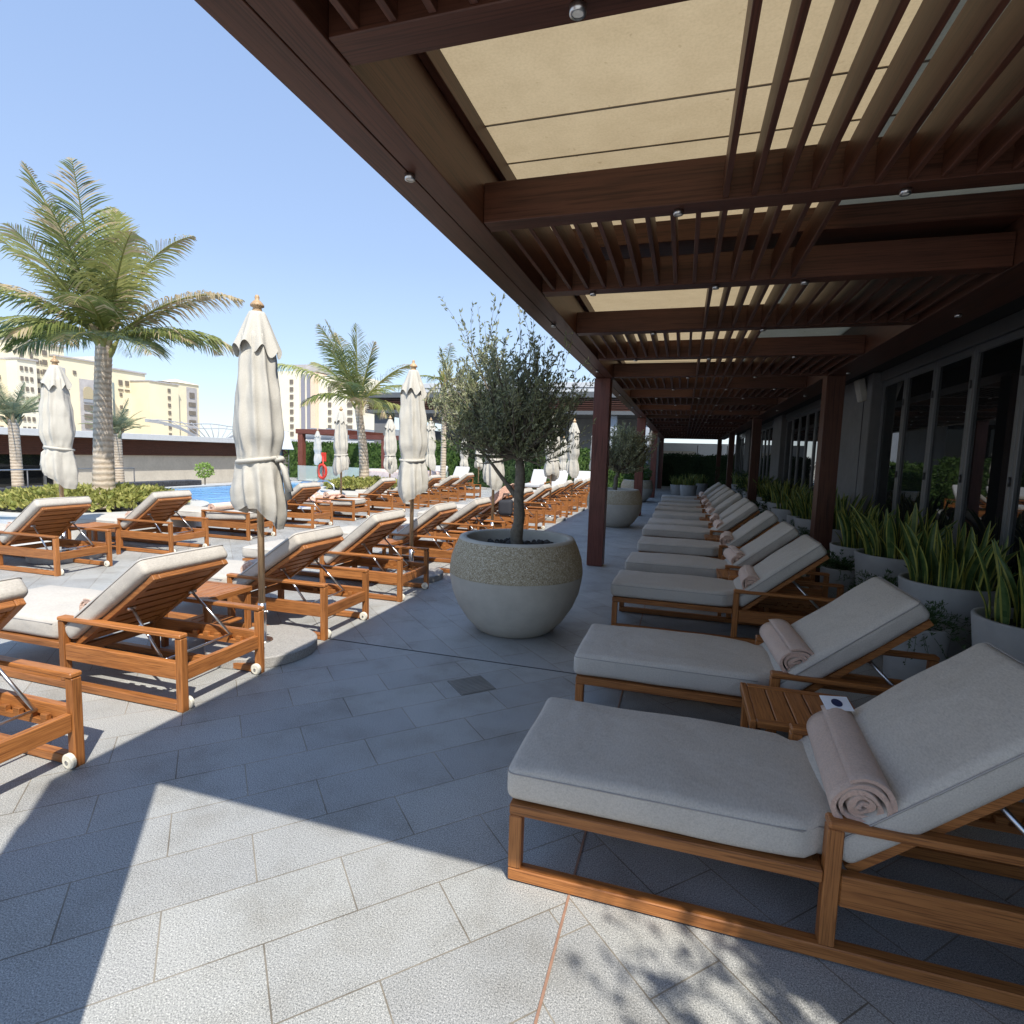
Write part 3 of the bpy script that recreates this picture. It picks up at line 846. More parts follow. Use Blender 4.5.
# pool edge band
EDGE = concrete('pale_coping_stone', (.55,.54,.51))
b = MB(); b.box(-9.2, -8.9, -6, 21.5, -.06, .012); b.box(-17.35, -17.06, -6, 21.5, -.06, .012); b.box(-17.06, -9.2, 21.3, 21.6, -.06, .012)
struct(b.build('pool_coping', EDGE))
# floor drain
dr = thing('floor_drain', 'square dark floor drain set into the granite paving in front of the big round planter', 'drain', (-1.235, 3.30, 0), R(45))
b = MB(); b.box(-.12, .12, -.12, .12, .0008, .004); b.build('grate', simple('drain_metal', (.22,.21,.19), .6, .4), dr)
b = MB()
for i in range(-5, 6): b.box(-.11, .11, i*.02-.003, i*.02+.003, .0045, .0060)
b.build('bars', simple('drain_bars', (.34,.33,.30), .5, .5), dr)

# ------------------------------------------------------------------ pergola
pg = thing('pergola', 'long dark brown timber pergola with slatted ceiling over the shaded row of loungers', 'pergola')
ZB, ZT, YN, YF = 2.56, 3.02, .39, 30.05
XL0, XL1, XR0, XR1 = -1.185, -.95, 1.60, 1.93
b = MB(); b.box(XL1+.001, XR0-.001, YN, YN+.10, ZB+.002, 3.02, .003, 0); b.build('front_beam', PG, pg)
b = MB(); b.box(XL0, -1.0685, 0, YF, ZB, ZT, .002, 1); b.box(-1.0645, XL1, 0, YF, ZB, 2.94, .002, 1)
b.box(-1.075, -1.06, .01, YF-.01, ZB+.012, 2.9, 0, 3)
b.build('edge_beam', PG+[BLACK], pg)
b = MB(); b.box(XR0, XR1, .2, YF, ZB, 2.93, .002, 1); b.build('edge_beam', PG, pg)
for i, y in enumerate((0.0, 7.65, 15.05, 22.45, 29.82)):
    for x0, x1 in ((-1.20,-.985), (1.60,1.80)):
        d = .45 if i == 0 and x0 < 0 else .23
        if i == 0 and x0 > 0: y = .26
        b = MB(); b.box(x0, x1, y, y+d, .012, ZB-.002, .004, 2); b.box(x0+.012, x1-.012, y+.012, y+d-.012, 0, .012, 0, 2)
        b.build('column', (PGR if x0 < 0 else PG), pg)
CBY = [.62, 1.47, 2.66, 3.79, 5.03, 6.32, 7.72]
while CBY[-1] < 28.5: CBY.append(CBY[-1]+1.265)
CBY.append(29.95)
for i, y in enumerate(CBY):
    b = MB(); b.box(XL1+.002, XR0-.002, y-.11, y, ZB+.004, 2.74, .003, 0)
    b.box(XL1+.004, XR0-.004, y-.1075, y-.0025, 2.655, 2.658, 0, 0)
    b.build('cross_beam', PG, pg)
for i in range(len(CBY)-1):
    left = (i % 2 == 0)
    if i % 2 == 0: ks = [-.865+.1085*k for k in range(14)]
    else: ks = [.105+.1085*k for k in range(14)]
    b = MB()
    for x in ks:
        if x > XR0-.03: continue
        b.box(x-.011, x+.011, CBY[i]+.002, CBY[i+1]-.112, ZB+.010, ZB+.150, .0015, 1)
    b.build('slat_panel', PG, pg)
b = MB(); b.add([(-1.06,YN+.101,2.945),(XR0+.05,YN+.101,2.945),(XR0+.05,YF-.02,2.945),(-1.06,YF-.02,2.945)], [(0,3,2,1)]); b.build('ceiling_panel', CEIL, pg)
b = MB(); b.box(XL1+.001, -.915, YN+.11, YF-.02, 2.85, 2.935, .002, 1); b.build('ledger', PG, pg)
b = MB(); b.box(1.60, 2.64, YN, YF, 2.962, 3.015); b.box(-1.06, 1.5995, 15.0, YF-.02, 2.962, 3.012); b.build('roof_deck_light_block', simple('roof_membrane', (.4,.4,.4), .9), pg)  # opaque slab over the far bays is added, unseen, to stop the ceiling glowing
SEAML = simple('ceiling_seam', (.26,.22,.17), .8)
for k in range(8):
    for y in (1.32, 2.47, 2.80):
        y += k*3.72
        if y < YF-.1: b = MB(); b.box(XL1+.01, XR0-.01, y, y+.008, 2.938, 2.942); b.build('panel_seam', SEAML, pg)
for i, y in enumerate([.80, 3.62, 7.35, 11.05, 14.7, 18.4, 22.1, 25.8, 29.4]):
    b = MB(); b.box(XL1+.002, XR0-.002, y, y+.42, 2.80, 2.925, .003, 0); b.build('purlin', PG, pg)
LM = MB(); LM.lathe([(.001,-.002),(.020,-.002),(.024,-.004),(.028,-.002),(.028,.022)], 20, smooth=False); 
LMM = MB(); LMM.lathe([(.014,-.003),(.020,-.003),(.021,.014),(.014,.014)], 20); LMM.lathe([(.0005,-.001),(.0145,-.001)], 20, m=1)
dl = LMM.mesh('downlight', [STEEL, LENS])
def light(x, y, z=ZB-.018):
    o = bpy.data.objects.new('downlight', dl); COL.objects.link(o); o.parent = pg; o.location = (x, y, z)
for y in (2.05, 4.55, 7.0, 9.6, 12.0, 14.5, 17): light(-1.066, y)
for i, y in enumerate(CBY[1:14]):
    for x in ((-.30,), (-.08,.76), (-.62,.13,.62), (-.3,.55), (-.55,.2,1.0), (0,.8))[i % 6] if i < 6 else ((-.5,.2,.9) if i % 2 else (-.2,.55,1.2)): light(x, y-.055, ZB-.014)
for y in (4.7, 7.4, 9.8, 12.5, 16): light(1.76, y)

# ------------------------------------------------------------------ restaurant building on the right
rb = thing('restaurant_building', 'low building with dark folding glass doors and grey stone piers behind the potted plants', 'building', (0,0,0))
WX = 2.62
b = MB(); b.box(WX-.02, 12, -.91, 31, 3.02, 3.35); b.build('roof', STONE, rb)
b = MB(); b.box(WX+.13, 12, -.91, 31, 3.352, 7.25); b.build('upper_storey', BEIGEW, rb)
b = MB(); b.box(WX+3.4, 12, -.91, 31, 0, 3.0); b.build('wall', STONE, rb)
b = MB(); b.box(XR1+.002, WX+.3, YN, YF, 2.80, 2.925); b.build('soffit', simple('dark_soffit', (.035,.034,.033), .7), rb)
b = MB(); b.box(WX-.06, WX+.04, 1.0, YF, 2.66, 2.795, .004); b.build('header', FRAME, rb)
piers = [(-.91,-.4), (9.05,10.6), (16.55,18.05), (24.0,25.5), (29.5,30.0)]
for y0, y1 in piers:
    b = MB(); b.box(WX-.16, WX+.12, y0, y1, 0, 2.79, .01); b.build('stone_pier', STONE, rb)
SHR = simple('dark_interior', (.02,.02,.02), .6)
for (ya, yb), n in (((-.4,9.05), 11), ((10.6,16.55), 7), ((18.05,24.0), 7), ((25.5,29.5), 5)):
    st = (yb-ya)/n
    for k in range(n):
        y0, y1 = ya+k*st, ya+(k+1)*st
        f = MB()
        f.box(WX-.03, WX+.03, y0+.004, y0+.058, 0, 2.655, .003); f.box(WX-.03, WX+.03, y1-.058, y1-.004, 0, 2.655, .003)
        f.box(WX-.028, WX+.028, y0+.058, y1-.058, 2.585, 2.655, .003); f.box(WX-.028, WX+.028, y0+.058, y1-.058, 0, .09, .003)
        fo = f.build('door_frame', FRAME, rb)
        g = MB(); g.box(WX-.006, WX+.006, y0+.056, y1-.056, .088, 2.587); g.build('glass_pane', GLASS, fo)
        h = MB(); 
        for z in (2.3, 1.4, .4): h.tube([(WX-.04, y0, z-.04), (WX-.04, y0, z+.04)], .008, 6)
        h.build('hinge', DARKM, fo)
sp = thing('wall_speaker', 'small cream loudspeaker tilted down high on the grey stone pier', 'speaker', (WX-.20, 9.35, 2.58), 0)
b = MB(); M = Matrix.Rotation(R(-14), 4, 'Y')
b.box(-.06, .04, -.09, .09, -.16, .16, .012, 0, M); b.build('cabinet', simple('cream_plastic', (.50,.48,.42), .5), sp)
b = MB(); b.box(-.064, -.061, -.08, .08, -.15, .15, 0, 0, M); b.build('grille', simple('speaker_grille', (.42,.40,.35), .8), sp)
b = MB(); b.tube([(.05,0,0),(.16,0,.03)], .015, 6); b.tube([(.035,0,-.15),(.035,0,-2.5)], .006, 5); b.build('bracket', DARKM, sp)

# ------------------------------------------------------------------ loungers, shaded row
RY = [1.77, 2.98, 4.86, 6.0, 7.4, 8.95, 10.0, 11.55, 12.85, 14.1, 15.6, 17.2]
for i, y in enumerate(RY):
    feat = {0: 'nearest shaded lounger, a rolled towel with a white card at its bend',
            1: 'second shaded lounger from the camera, just beyond the nearest slatted side table'}.get(i,
            '%s lounger from the camera in the shaded row under the pergola' % ORD[i])
    lounger((40, 0, i % 2 + 1, 0) if i < 6 else (40, 1, 3, 0), -.51 + (.0, .01, -.01, .0, .02, -.02)[i % 6], y+W2, feat, 'grey cushioned loungers in the shade of the pergola')
    towel(i, .585+.01*(i % 3), y+W2-.03+.02*(i % 2), .289+.135+.075, 'rolled peach towel at the bend of the %s lounger in the shaded row' % ORD[i], rz=R((-4, 3, -2, 5)[i % 4]), sc=1.25 if i < 2 else 1.15)
tn = [('small slatted side table between the two nearest shaded loungers', .57, 2.655), ('side table between the third and fourth shaded loungers', .62, 5.75-.02),
      ('side table between the fifth and sixth shaded loungers', .6, 8.45), ('side table between the seventh and eighth shaded loungers', .6, 11.1),
      ('side table between the ninth and tenth shaded loungers', .6, 13.8), ('side table between the eleventh and last shaded loungers', .6, 16.7)]
for l, x, y in tn: table(x, y+.03, l)
# white card on the towel
cd = thing('card', 'white folded card with a dark blue round print on the nearest towel roll', 'card', (.615, 2.335, .592), R(12))
cd.rotation_euler = (R(22), 0, R(12))
b = MB(); b.box(-.05, .05, -.035, .035, 0, .003); b.build('sheet', CARD, cd)
b = MB(); b.disc(.02, .0042, 20); b.build('print', CARDB, cd)

# ------------------------------------------------------------------ loungers, sunny rows
L1Y = [1.17, 2.36, 3.68, 4.93, 6.38, 7.75, 9.2, 10.5, 12.2, 13.6, 15.1, 16.6, 18.1, 19.5]
SB = ['the front sun-lit row beside the walkway', 'the poolside row']
for i, y in enumerate(L1Y):
    lab = {0: 'teak lounger cut off by the left edge of the picture, nearest the camera',
           1: 'teak lounger in full view at lower left, left of the nearest umbrella pole',
           2: 'teak lounger just right of the nearest closed umbrella',
           6: 'teak lounger with a peach towel draped over its raised back'}.get(i, '%s lounger from the camera in the front sun-lit row beside the walkway' % ORD[i])
    lounger(((37,39,35)[(i*2+1) % 3], 0, i % 2 + 1, 0) if i < 8 else ((37, 1, 3, 0) if i % 3 else (33, 1, 4, 0)), -4.53-.006*i, y+W2, lab, 'teak loungers in the front sun-lit row')
    if i in (1, 2, 3, 4, 5): towel(i+1, -4.53+1.085, y+W2, .289+.135+.058, 'rolled peach towel on the %s lounger of the front sun-lit row' % ORD[i], group='rolled towels on the sun-lit loungers')
L2Y = [4.38, 5.85, 7.3, 8.92, 10.3, 12.0, 13.4, 14.75, 16.1, 17.5]
for i, y in enumerate(L2Y):
    flat = i in (2, 4)
    lab = {0: 'teak lounger at the left edge in the poolside row, before the palm bed', 2: 'poolside lounger lying flat, left of the nearest closed umbrella',
           4: 'poolside lounger lying flat under a heap of pink towels'}.get(i, '%s lounger from the camera in the poolside row' % ORD[i])
    lounger((3, 0, 4, 0) if flat else ((37, 0, 1+i % 2, 0) if i < 6 else ((37, 1, 3, 0) if i % 2 else (33, 1, 4, 0))), -8.53, y+W2, lab, 'teak loungers in the poolside row')
    if i in (0, 1, 2): towel(i, -8.53+1.085-(.0 if not flat else .0), y+W2, .289+.135+.06, 'rolled peach towel on the %s lounger of the poolside row' % ORD[i], group='rolled towels on the sun-lit loungers')
for l, x, y in (('side table left of the nearest umbrella pole in the front sun-lit row', -3.42, 3.34), ('side table beside the second umbrella of the front sun-lit row', -3.5, 5.98),
                ('side table beside the third umbrella of the front sun-lit row', -3.5, 8.77), ('side table between the first two poolside loungers', -7.45, 5.44),
                ('side table between the two poolside loungers before the pool ladder', -7.5, 8.44)):
    table(x, y, l, 'teak side tables in the sun')
# draped towel, bag, pink heap
def drape(x, y, z, lx, ly, ang, mat, label, seed, name='draped_towel', cat='towel', amp=.02, fall=.18):
    b = MB(); nx, ny = 26, 22; vs = []; fs = []
    for i in range(nx+1):
        for j in range(ny+1):
            u, v = (i/nx-.5)*lx, (j/ny-.5)*ly
            h = amp*mnoise.noise(Vector((u*6+seed, v*6, 0)))+amp*.6*mnoise.noise(Vector((u*14, v*13+seed, 2)))
            dz = 0
            if abs(v) > ly/2-fall: e = abs(v)-(ly/2-fall); dz = -e*.9; v = math.copysign(ly/2-fall + e*.35, v)
            vs.append((u, v, h+dz))
    for i in range(nx):
        for j in range(ny): fs.append((i*(ny+1)+j, (i+1)*(ny+1)+j, (i+1)*(ny+1)+j+1, i*(ny+1)+j+1))
    b.add(vs, fs, 0, True); o = b.build(name, mat); o.location = (x, y, z); o.rotation_euler = (0, -R(ang), 0)
    m = o.modifiers.new('thick', 'SOLIDIFY'); m.thickness = .012
    return tag(o, label, cat)
drape(-4.57+1.44, 9.2+W2-.05, .80, .62, .95, 37, PINK, 'peach towel draped over the raised back of a front row lounger', 3)
bg = MB(); vs, fs = rounded(.12, .07, .13, .05, 4, 3, 4, wob=.03, seed=4); bg.add(vs, fs, 0, True)
bg.tube([(-.07,0,.1),(-.04,0,.24),(.04,0,.24),(.07,0,.1)], .008, 6)
o = bg.build('bag', BAG); o.location = (-2.86, 9.12, .60); tag(o, 'small dark bag hanging beside the peach towel on the front row lounger', 'bag')
drape(-8.53+.75, 10.3+W2, .475, 1.25, .80, 0, PINK, 'pink towels heaped on the flat poolside lounger', 9, 'pink_towel', amp=.09, fall=.12)
o = drape(-8.53+.95, 10.3+W2+.02, .50, .34, .55, 0, WHITEC, 'white towel lying over the pink towels on the flat poolside lounger', 12, 'white_towel', amp=.10, fall=.1)
towel(2, -8.53+1.25, 10.3+.22, .53, 'rolled peach towel at the head of the flat poolside lounger with the pink towels', group='rolled towels on the sun-lit loungers')

# row of white-cushioned sunbeds far behind
for i, x in enumerate([-10.9, -9.9, -8.9, -5.5, -4.65, -3.75]):
    lounger((48, 1, 5, 1), x, 20.6+.1*(i % 2), 'white cushioned sunbed, number %s from the left in the far cross row' % ['one','two','three','four','five','six'][i], 'white cushioned sunbeds in the far cross row', rz=PI/2)

# ------------------------------------------------------------------ umbrellas
UL = [(-2.91,3.34,'tall closed umbrella with a tied cream canopy nearest the camera',0,1.0,0),
      (-3.05,6.0,'closed cream umbrella between the fourth and fifth front row loungers',1,1.0,1.2),
      (-3.02,8.9,'closed umbrella with a bunched bright canopy behind the potted olive tree',2,1.0,2.5),
      (-2.95,12.9,'closed umbrella seen through the olive crown, further along the front row',0,1.0,.6),
      (-2.95,15.6,'slim closed umbrella just left of the brown pergola column',1,1.0,2.2),
      (-2.95,19.6,'closed umbrella half hidden by the brown pergola column',2,1.0,4),
      (-7.55,5.15,'closed white umbrella in front of the palm bed at the left',1,1.0,3.3),
      (-7.7,11.5,'closed umbrella standing left of the second palm trunk',2,.98,1.1),
      (-7.75,13.9,'closed umbrella just right of the second palm trunk',0,.97,5),
      (-7.75,16.5,'closed umbrella in front of the far restaurant, left of the third palm',1,1.02,2.8),
      (-14.65,20.2,'small slim closed umbrella under the brown garden frame',2,.92,1.9),
      (-8.9,22.3,'closed umbrella far back in front of the hedge, left of a pair',0,.88,.3),
      (-8.35,22.6,'closed umbrella far back in front of the hedge, right of a pair',1,.88,4.4),
      (-6.3,21.9,'closed umbrella far back behind the olive crown',2,.9,3.0),
      (-4.6,22.2,'closed umbrella behind the white sunbeds',0,.9,2.0)]
for i, (x, y, l, s, tl, rz) in enumerate(UL): umbrella(x, y, l, s, tl, 'closed cream umbrellas', .88 if i == 10 else 1.0, rz, y < 14)

# ------------------------------------------------------------------ olive planters
def planter(x, y, label, cat='planter', sc=1.0):
    r = thing('round_planter', label, cat, (x, y, 0), 0, 'round cast concrete planters'); r.scale = (sc,)*3; bowl_planter(r); return r
planter(-1.325, 4.58, 'large round concrete planter with a rough sandy upper band, nearest the camera', sc=1.02).scale = (1.02, 1.02, 1.06)
planter(-1.40, 12.5, 'round concrete planter just beyond the brown pergola column', sc=1.08)
planter(-1.5, 20.2, 'third round concrete planter, half hidden behind the second')
planter(1.82, -.45, 'round concrete planter behind the camera whose olive tree shades the foreground')
def olive(x, y, label, seed, nb, crown_c, rad, fork, wisps, leaf=.045, wd=.0075, per=24, second=None, mats=None):
    r = thing('olive_tree', label, 'olive tree', (x, y, .66), 0, 'olive trees in the round planters')
    f = Vector(fork); t = MB(); pts = [Vector((0,0,-.06)), Vector((.0,0,.18)), Vector((.012,0,.4)), f]
    sm = []
    for i in range(13):
        u = i/12*3; k = min(2, int(u)); sm.append(pts[k].lerp(pts[k+1], u-k)+Vector((.006*math.sin(i*1.3), .005*math.cos(i), 0)))
    t.tube(sm, [.058-.0016*i+.004*math.sin(i*2) for i in range(13)], 14)
    limbs = [(f, Vector(crown_c)+Vector((rad[0]*.15,0,rad[2]*.35)), .032), (f, Vector(crown_c)+Vector((-rad[0]*.35,.1,rad[2]*.1)), .028),
             (f, Vector(crown_c)+Vector((rad[0]*.5,-.1,rad[2]*.05)), .026)]
    if second: limbs.append((Vector(second[0]), Vector(second[1]), .026))
    for a, c, rr in limbs:
        m = a.lerp(c, .5)+Vector((.02,.02,-.03)); P = [a*(1-u)**2+m*2*u*(1-u)+c*u*u for u in [k/8 for k in range(9)]]
        t.tube(P, [rr*(1-k/9.5) for k in range(9)], 8)
    t.build('trunk', BARK, r)
    wb, lb = olive_crown(crown_c, rad, nb, seed, f+Vector((0,0,.05)), wisps, leaf, wd, per)
    c = lb.build('crown', mats or [OLIVE, OLIVE2], r); wb.build('twigs', BARK, r); return r
def rel(px, py, pz, x, y): return (px-x, py-y, pz-.66)
ox, oy = -1.325, 4.58
olive(ox, oy, 'young olive tree with a wide grey green crown in the nearest round planter', 11, 125, rel(-1.53,4.7,1.84,ox,oy), (.62,.54,.50),
      rel(-1.33,4.60,1.45,ox,oy), [rel(-1.90,4.7,2.52,ox,oy), rel(-1.84,4.8,2.40,ox,oy), rel(-1.66,4.65,2.46,ox,oy), rel(-1.72,4.7,2.3,ox,oy), rel(-1.38,4.7,2.46,ox,oy), rel(-1.28,4.7,2.42,ox,oy), rel(-1.12,4.6,2.25,ox,oy), rel(-1.02,4.7,2.12,ox,oy), rel(-1.5,4.4,2.4,ox,oy), rel(-2.05,4.7,2.0,ox,oy), rel(-2.08,4.6,1.8,ox,oy), rel(-2.0,4.6,1.6,ox,oy), rel(-1.0,4.6,1.55,ox,oy), rel(-1.7,4.6,1.42,ox,oy), rel(-1.85,4.5,1.5,ox,oy), rel(-1.1,4.5,1.42,ox,oy), rel(-.92,4.6,1.8,ox,oy)],
      .046, .0078, 18, (rel(-1.33,4.59,1.12,ox,oy), rel(-1.82,4.62,1.70,ox,oy)))
olive(-1.40, 12.5, 'round crowned olive tree in the planter beyond the brown column', 23, 130, (.20,.0,.98), (.60,.5,.50), (.05,0,.50), [], .06, .012, 18, None, [OLIVE2, OLIVE2])
olive(1.82, -.45, 'olive tree behind the camera casting its leafy shadow on the foreground paving', 31, 40, (0,.2,2.15), (.6,.55,.55), (0,.0,1.3), [(-.2,.1,2.9),(.1,.3,2.95)], .055, .011, 14)
r = thing('planter_plant', 'bushy green plants growing in the third round planter', 'plant', (-1.5, 20.2, .66))
b = MB(); rng = random.Random(5); blob_leaves(b, (0,0,.3), (.45,.45,.35), 1500, .10, .02, rng); b.build('foliage', HEDGE, r)

# ------------------------------------------------------------------ potted plants along the glass
PY = [(2.07,3.98),(2.00,4.96),(1.99,6.06),(1.95,6.95),(2.12,8.55),(2.05,9.5),(2.08,10.5),(2.0,11.6),(2.1,12.8),(2.05,14.0),(2.1,15.2),(2.0,16.4),(2.1,18.2),(2.05,20),(2.1,22)]
for i, (x, y) in enumerate(PY):
    potted(x, y, 'snake', i, 'tall grey pot of yellow edged snake plants, %s from the camera along the glass doors' % ORD[i], 'potted plant', 'grey pots of snake plants', .98+.04*((i*7) % 3-1))
for i, (x, y) in enumerate([(1.62,4.45),(1.72,5.52),(1.66,6.60),(1.78,9.0),(1.75,10.05),(1.75,12.2),(1.75,14.6)]):
    potted(x, y, 'fern', i, 'small low grey pot with feathery fern, %s from the camera between the taller pots' % ORD[i], 'potted plant', 'small pots of fern')
for i, (x, y, s, w) in enumerate([(2.15,13.4,.62,.5),(2.2,16.2,.7,.55),(2.1,19,.75,.5),(2.0,23.5,.8,.6),(1.7,26.5,.85,.7),(2.35,5.6,.55,.35),(2.4,7.5,.55,.35)]):
    r = thing('bush', 'dark bushy shrub, %s from the camera between the pots and the glass' % ORD[i], 'shrub', (x, y, 0), 0, 'dark shrubs along the glass')
    b = MB(); rng = random.Random(i+40); blob_leaves(b, (0,0,s*.75), (w,w,s*.75), 1500, .09, .014, rng); b.build('foliage', FERN if i % 2 else HEDGED, r)
    t = MB(); t.tube([(0,0,0),(0,0,s*.8)], .03, 6); t.build('stem', BARK, r)
for i, (x, y, s) in enumerate([(.25,21.5,.9),(-.15,23,.8),(.75,24.5,.85)]):
    potted(x, y, 'snake', i, 'grey pot with light leafy plant at the far end of the pergola, %s of three' % ['nearest','middle','farthest'][i], 'potted plant', 'pots at the far end of the pergola', s)
wt = thing('low_table', 'small white low table among the shrubs on the right beyond the loungers', 'table', (1.55, 18.9, 0))
b = MB(); b.lathe([(.001,.60),(.32,.60),(.33,.615),(.32,.63),(.001,.63)], 30, smooth=False); b.build('table_top', WHITEW, wt)
b = MB(); b.tube([(0,0,.0),(0,0,.60)], .03, 8); b.lathe([(.001,.02),(.2,.02),(.2,0)], 20, smooth=False); b.build('pedestal', WHITEW, wt)

# ------------------------------------------------------------------ hedges
rng = random.Random(8)
def hedge(x0, x1, y0, y1, z1, n, label, mat, L=.13, W=.035, z0=0):
    b = MB(); leafy_box(b, x0, x1, y0, y1, z0, z1, n, L, W, rng); o = b.build('hedge', mat); tag(o, label, 'hedge', 'clipped green hedges'); return o
hedge(-1.3, 4.5, 33.0, 34.4, 1.72, 5200, 'dark green hedge closing the far end of the pergola walk', HEDGED)
hedge(-13.6, -9.9, 24.2, 25.2, 1.95, 4200, 'bright hedge behind the garden frame left of the far restaurant', HEDGE)
hedge(-19.6, -13.9, 24.4, 25.4, 1.75, 4600, 'bright hedge behind the glass balustrade at the end of the pool', HEDGE)
hedge(-9.7, -6.2, 23.8, 24.8, 1.6, 3200, 'dark hedge behind the far umbrellas in front of the restaurant', HEDGED)
hedge(-6.0, -3.9, 23.8, 24.8, 1.75, 2400, 'green hedge behind the white sunbeds', HEDGE)
hedge(-3.5, -1.5, 23.4, 24.2, 1.5, 2200, 'green hedge beyond the second round planter', HEDGE)
# glass balustrade at the pool end
bl = thing('glass_balustrade', 'low glass balustrade with slim posts at the far end of the pool', 'balustrade', (0,0,0))
b = MB(); b.box(-17.2, -9.6, 22.20, 22.215, .03, .72); b.build('glass_panel', CGLASS, bl)
for i in range(10):
    b = MB(); b.box(-17.2+i*.844, -17.17+i*.844, 22.23, 22.26, 0, .75); b.build('post', DARKM, bl)
# brown garden frame
gf = thing('garden_frame', 'brown timber garden frame in front of the bright hedge', 'pergola', (0,0,0))
for x0, y in ((-17.5,22.6),(-14.6+-.62,22.6),(-13.05,22.6),(-17.5,25.8),(-13.05,25.8),(-12.0,22.9)):
    b = MB(); b.box(x0, x0+.26, y, y+.26, 0, 2.2 if x0 < -12.5 else 1.95, .004, 2); b.build('post', PGR, gf)
for (x0, x1, y0, y1, z0, z1) in ((-17.6,-14.9,22.58,22.9,2.202,2.42),(-17.6,-17.3,22.95,26,2.202,2.42),(-15.2,-14.9,22.95,26,2.202,2.42),(-14.7,-11.5,22.58,22.9,2.0,2.2)):
    b = MB(); b.box(x0, x1, y0, y1, z0, z1, .004, 0); b.build('rail', PGR, gf)
# lifebuoy stand
lb_ = thing('lifebuoy_stand', 'red lifebuoy hanging on a red post at the end of the pool', 'lifebuoy', (-15.6, 20.9+1.0, 0))
b = MB(); b.tube([(0,0,0),(0,0,1.2)], .03, 8); b.box(-.16, .16, -.02, .02, .95, 1.35, .02); b.build('post', RED, lb_)
b = MB(); b.tube([(0.21*math.cos(2*PI*k/24), -.08, .50+.30*math.sin(2*PI*k/24)) for k in range(25)], .06, 10, 0, True, False); b.build('ring', RED, lb_)
# life-guard style white lamp/canopy
lc = thing('shade_canopy', 'small white shade canopy on a grey post at the end of the pool', 'canopy', (-17.0, 20.9, 0))
b = MB(); b.lathe([(.30,2.25),(.62,1.45),(.60,1.44),(.28,2.22)], 4, smooth=False); b.box(-.2,.2,-.2,.2,2.22,2.26); b.build('canopy', WHITEC, lc)
b = MB(); b.tube([(0,0,0),(0,0,2.2)], .035, 8); b.tube([(.35,0,0),(.35,0,1.5)], .02, 6); b.build('post', DARKM, lc)
b = MB(); b.box(-.42, -.08, -.15, .15, 0, 1.45, .02); b.build('panel', WHITEW, lc)
# pool handrails
for i, (x, y) in enumerate([(-9.15,12.2),(-9.15,12.9)]):
    b = MB(); b.tube([(x-.35,y,-.3),(x-.35,y,.35),(x-.30,y,.55),(x-.15,y,.66),(x+.1,y,.66),(x+.28,y,.55),(x+.32,y,.35),(x+.32,y,0)], .02, 8)
    o = b.build('pool_handrail', STEEL); tag(o, 'curved steel pool handrail, %s of the pair by the pool edge' % ('nearer','farther')[i], 'handrail', 'pool handrails')

# ------------------------------------------------------------------ palm beds
def bed(x, y, rr, h, label, sy=1.0, n=2600):
    r = thing('raised_bed', label, 'planter bed', (x, y, 0), 0, 'round white raised beds'); 
    b = MB(); b.lathe([(rr,-.1),(rr,h-.03),(rr+.03,h-.02),(rr+.03,h),(rr-.32,h),(rr-.32,h-.12)], 64, smooth=False); b.build('rim', EDGE, r)
    b = MB(); b.disc(rr-.25, h-.1, 40); b.build('soil', SOIL, r)
    b = MB(); rng = random.Random(int(rr*100)+int(x*3)); 
    for i in range(n):
        a = rng.uniform(0, 6.28); q = math.sqrt(rng.random())*(rr-.30)
        hh = .34*(1-(q/(rr-.1))**4) + .07*mnoise.noise(Vector((q*math.cos(a)*3, q*math.sin(a)*3, 0)))
        z = h-.05+hh*(.55+.45*rng.random())
        leaf_quads(b, [((q*math.cos(a), q*math.sin(a), z), (math.cos(a)*.4, math.sin(a)*.4, .8))], .10, .032, rng, 0, .2, 1.2)
    b.build('shrubs', SHRUB, r); r.scale = (1, sy, 1); return r
bed(-9.95, 7.35, 1.75, .40, 'round white raised bed of yellow green shrubs around the tall palm at the left', 1.0, 5200)
bed(-8.95, 14.6, 1.45, .38, 'round white raised bed of yellow green shrubs around the second palm', 1.0, 3800)

# palms: (right, elev, toward, length, droop, mat, tipmat, hang)
F1 = [(-.62,60,.0,3.05,.45,0,2,.22),(-.95,34,.2,2.1,.75,2,2,.45),(-1,20,.3,2.0,1.1,0,2,.5),(-.10,80,-.2,2.3,.15,1,None,.12),(-.5,44,.3,2.4,.9,1,2,.4),(.45,42,.3,2.2,1.0,1,2,.45),(.30,70,.3,2.75,.35,0,2,.22),
      (-.34,66,-.3,2.75,.4,1,2,.2),(.62,54,.0,2.5,1.35,1,2,.4),(.95,34,.1,2.8,1.0,2,2,.6),(.9,38,-.3,2.1,.5,0,2,.2),(.95,12,.2,1.75,.7,0,2,.4),(.6,2,.3,1.4,.8,0,2,.4),
      (-.7,10,.4,1.55,.9,0,2,.45),(-.9,6,.1,1.45,.8,0,2,.45),(-.35,14,.8,1.4,1.1,0,2,.5),(.2,10,.9,1.3,1.1,0,2,.5),(-.55,28,.6,2.2,1.3,0,2,.5),(.35,30,.7,1.9,1.4,0,2,.5),
      (-.4,20,-.9,2.3,1.0,0,2,.4),(.5,22,-.8,2.2,1.0,0,2,.4),(-.85,24,-.2,2.3,1.1,0,2,.5),(.15,55,.5,2.2,.6,0,2,.2),(-.15,50,.6,2.1,.6,1,2,.2),(.75,20,-.4,2.2,1.1,0,2,.45)]
palm(-9.75, 7.35, .35, 2.82, .188, .125, (.12,.05), F1, 'tall palm with a broad ragged crown, nearest at the left above the pool', 3, ll=.66, n=70, lw=.029)
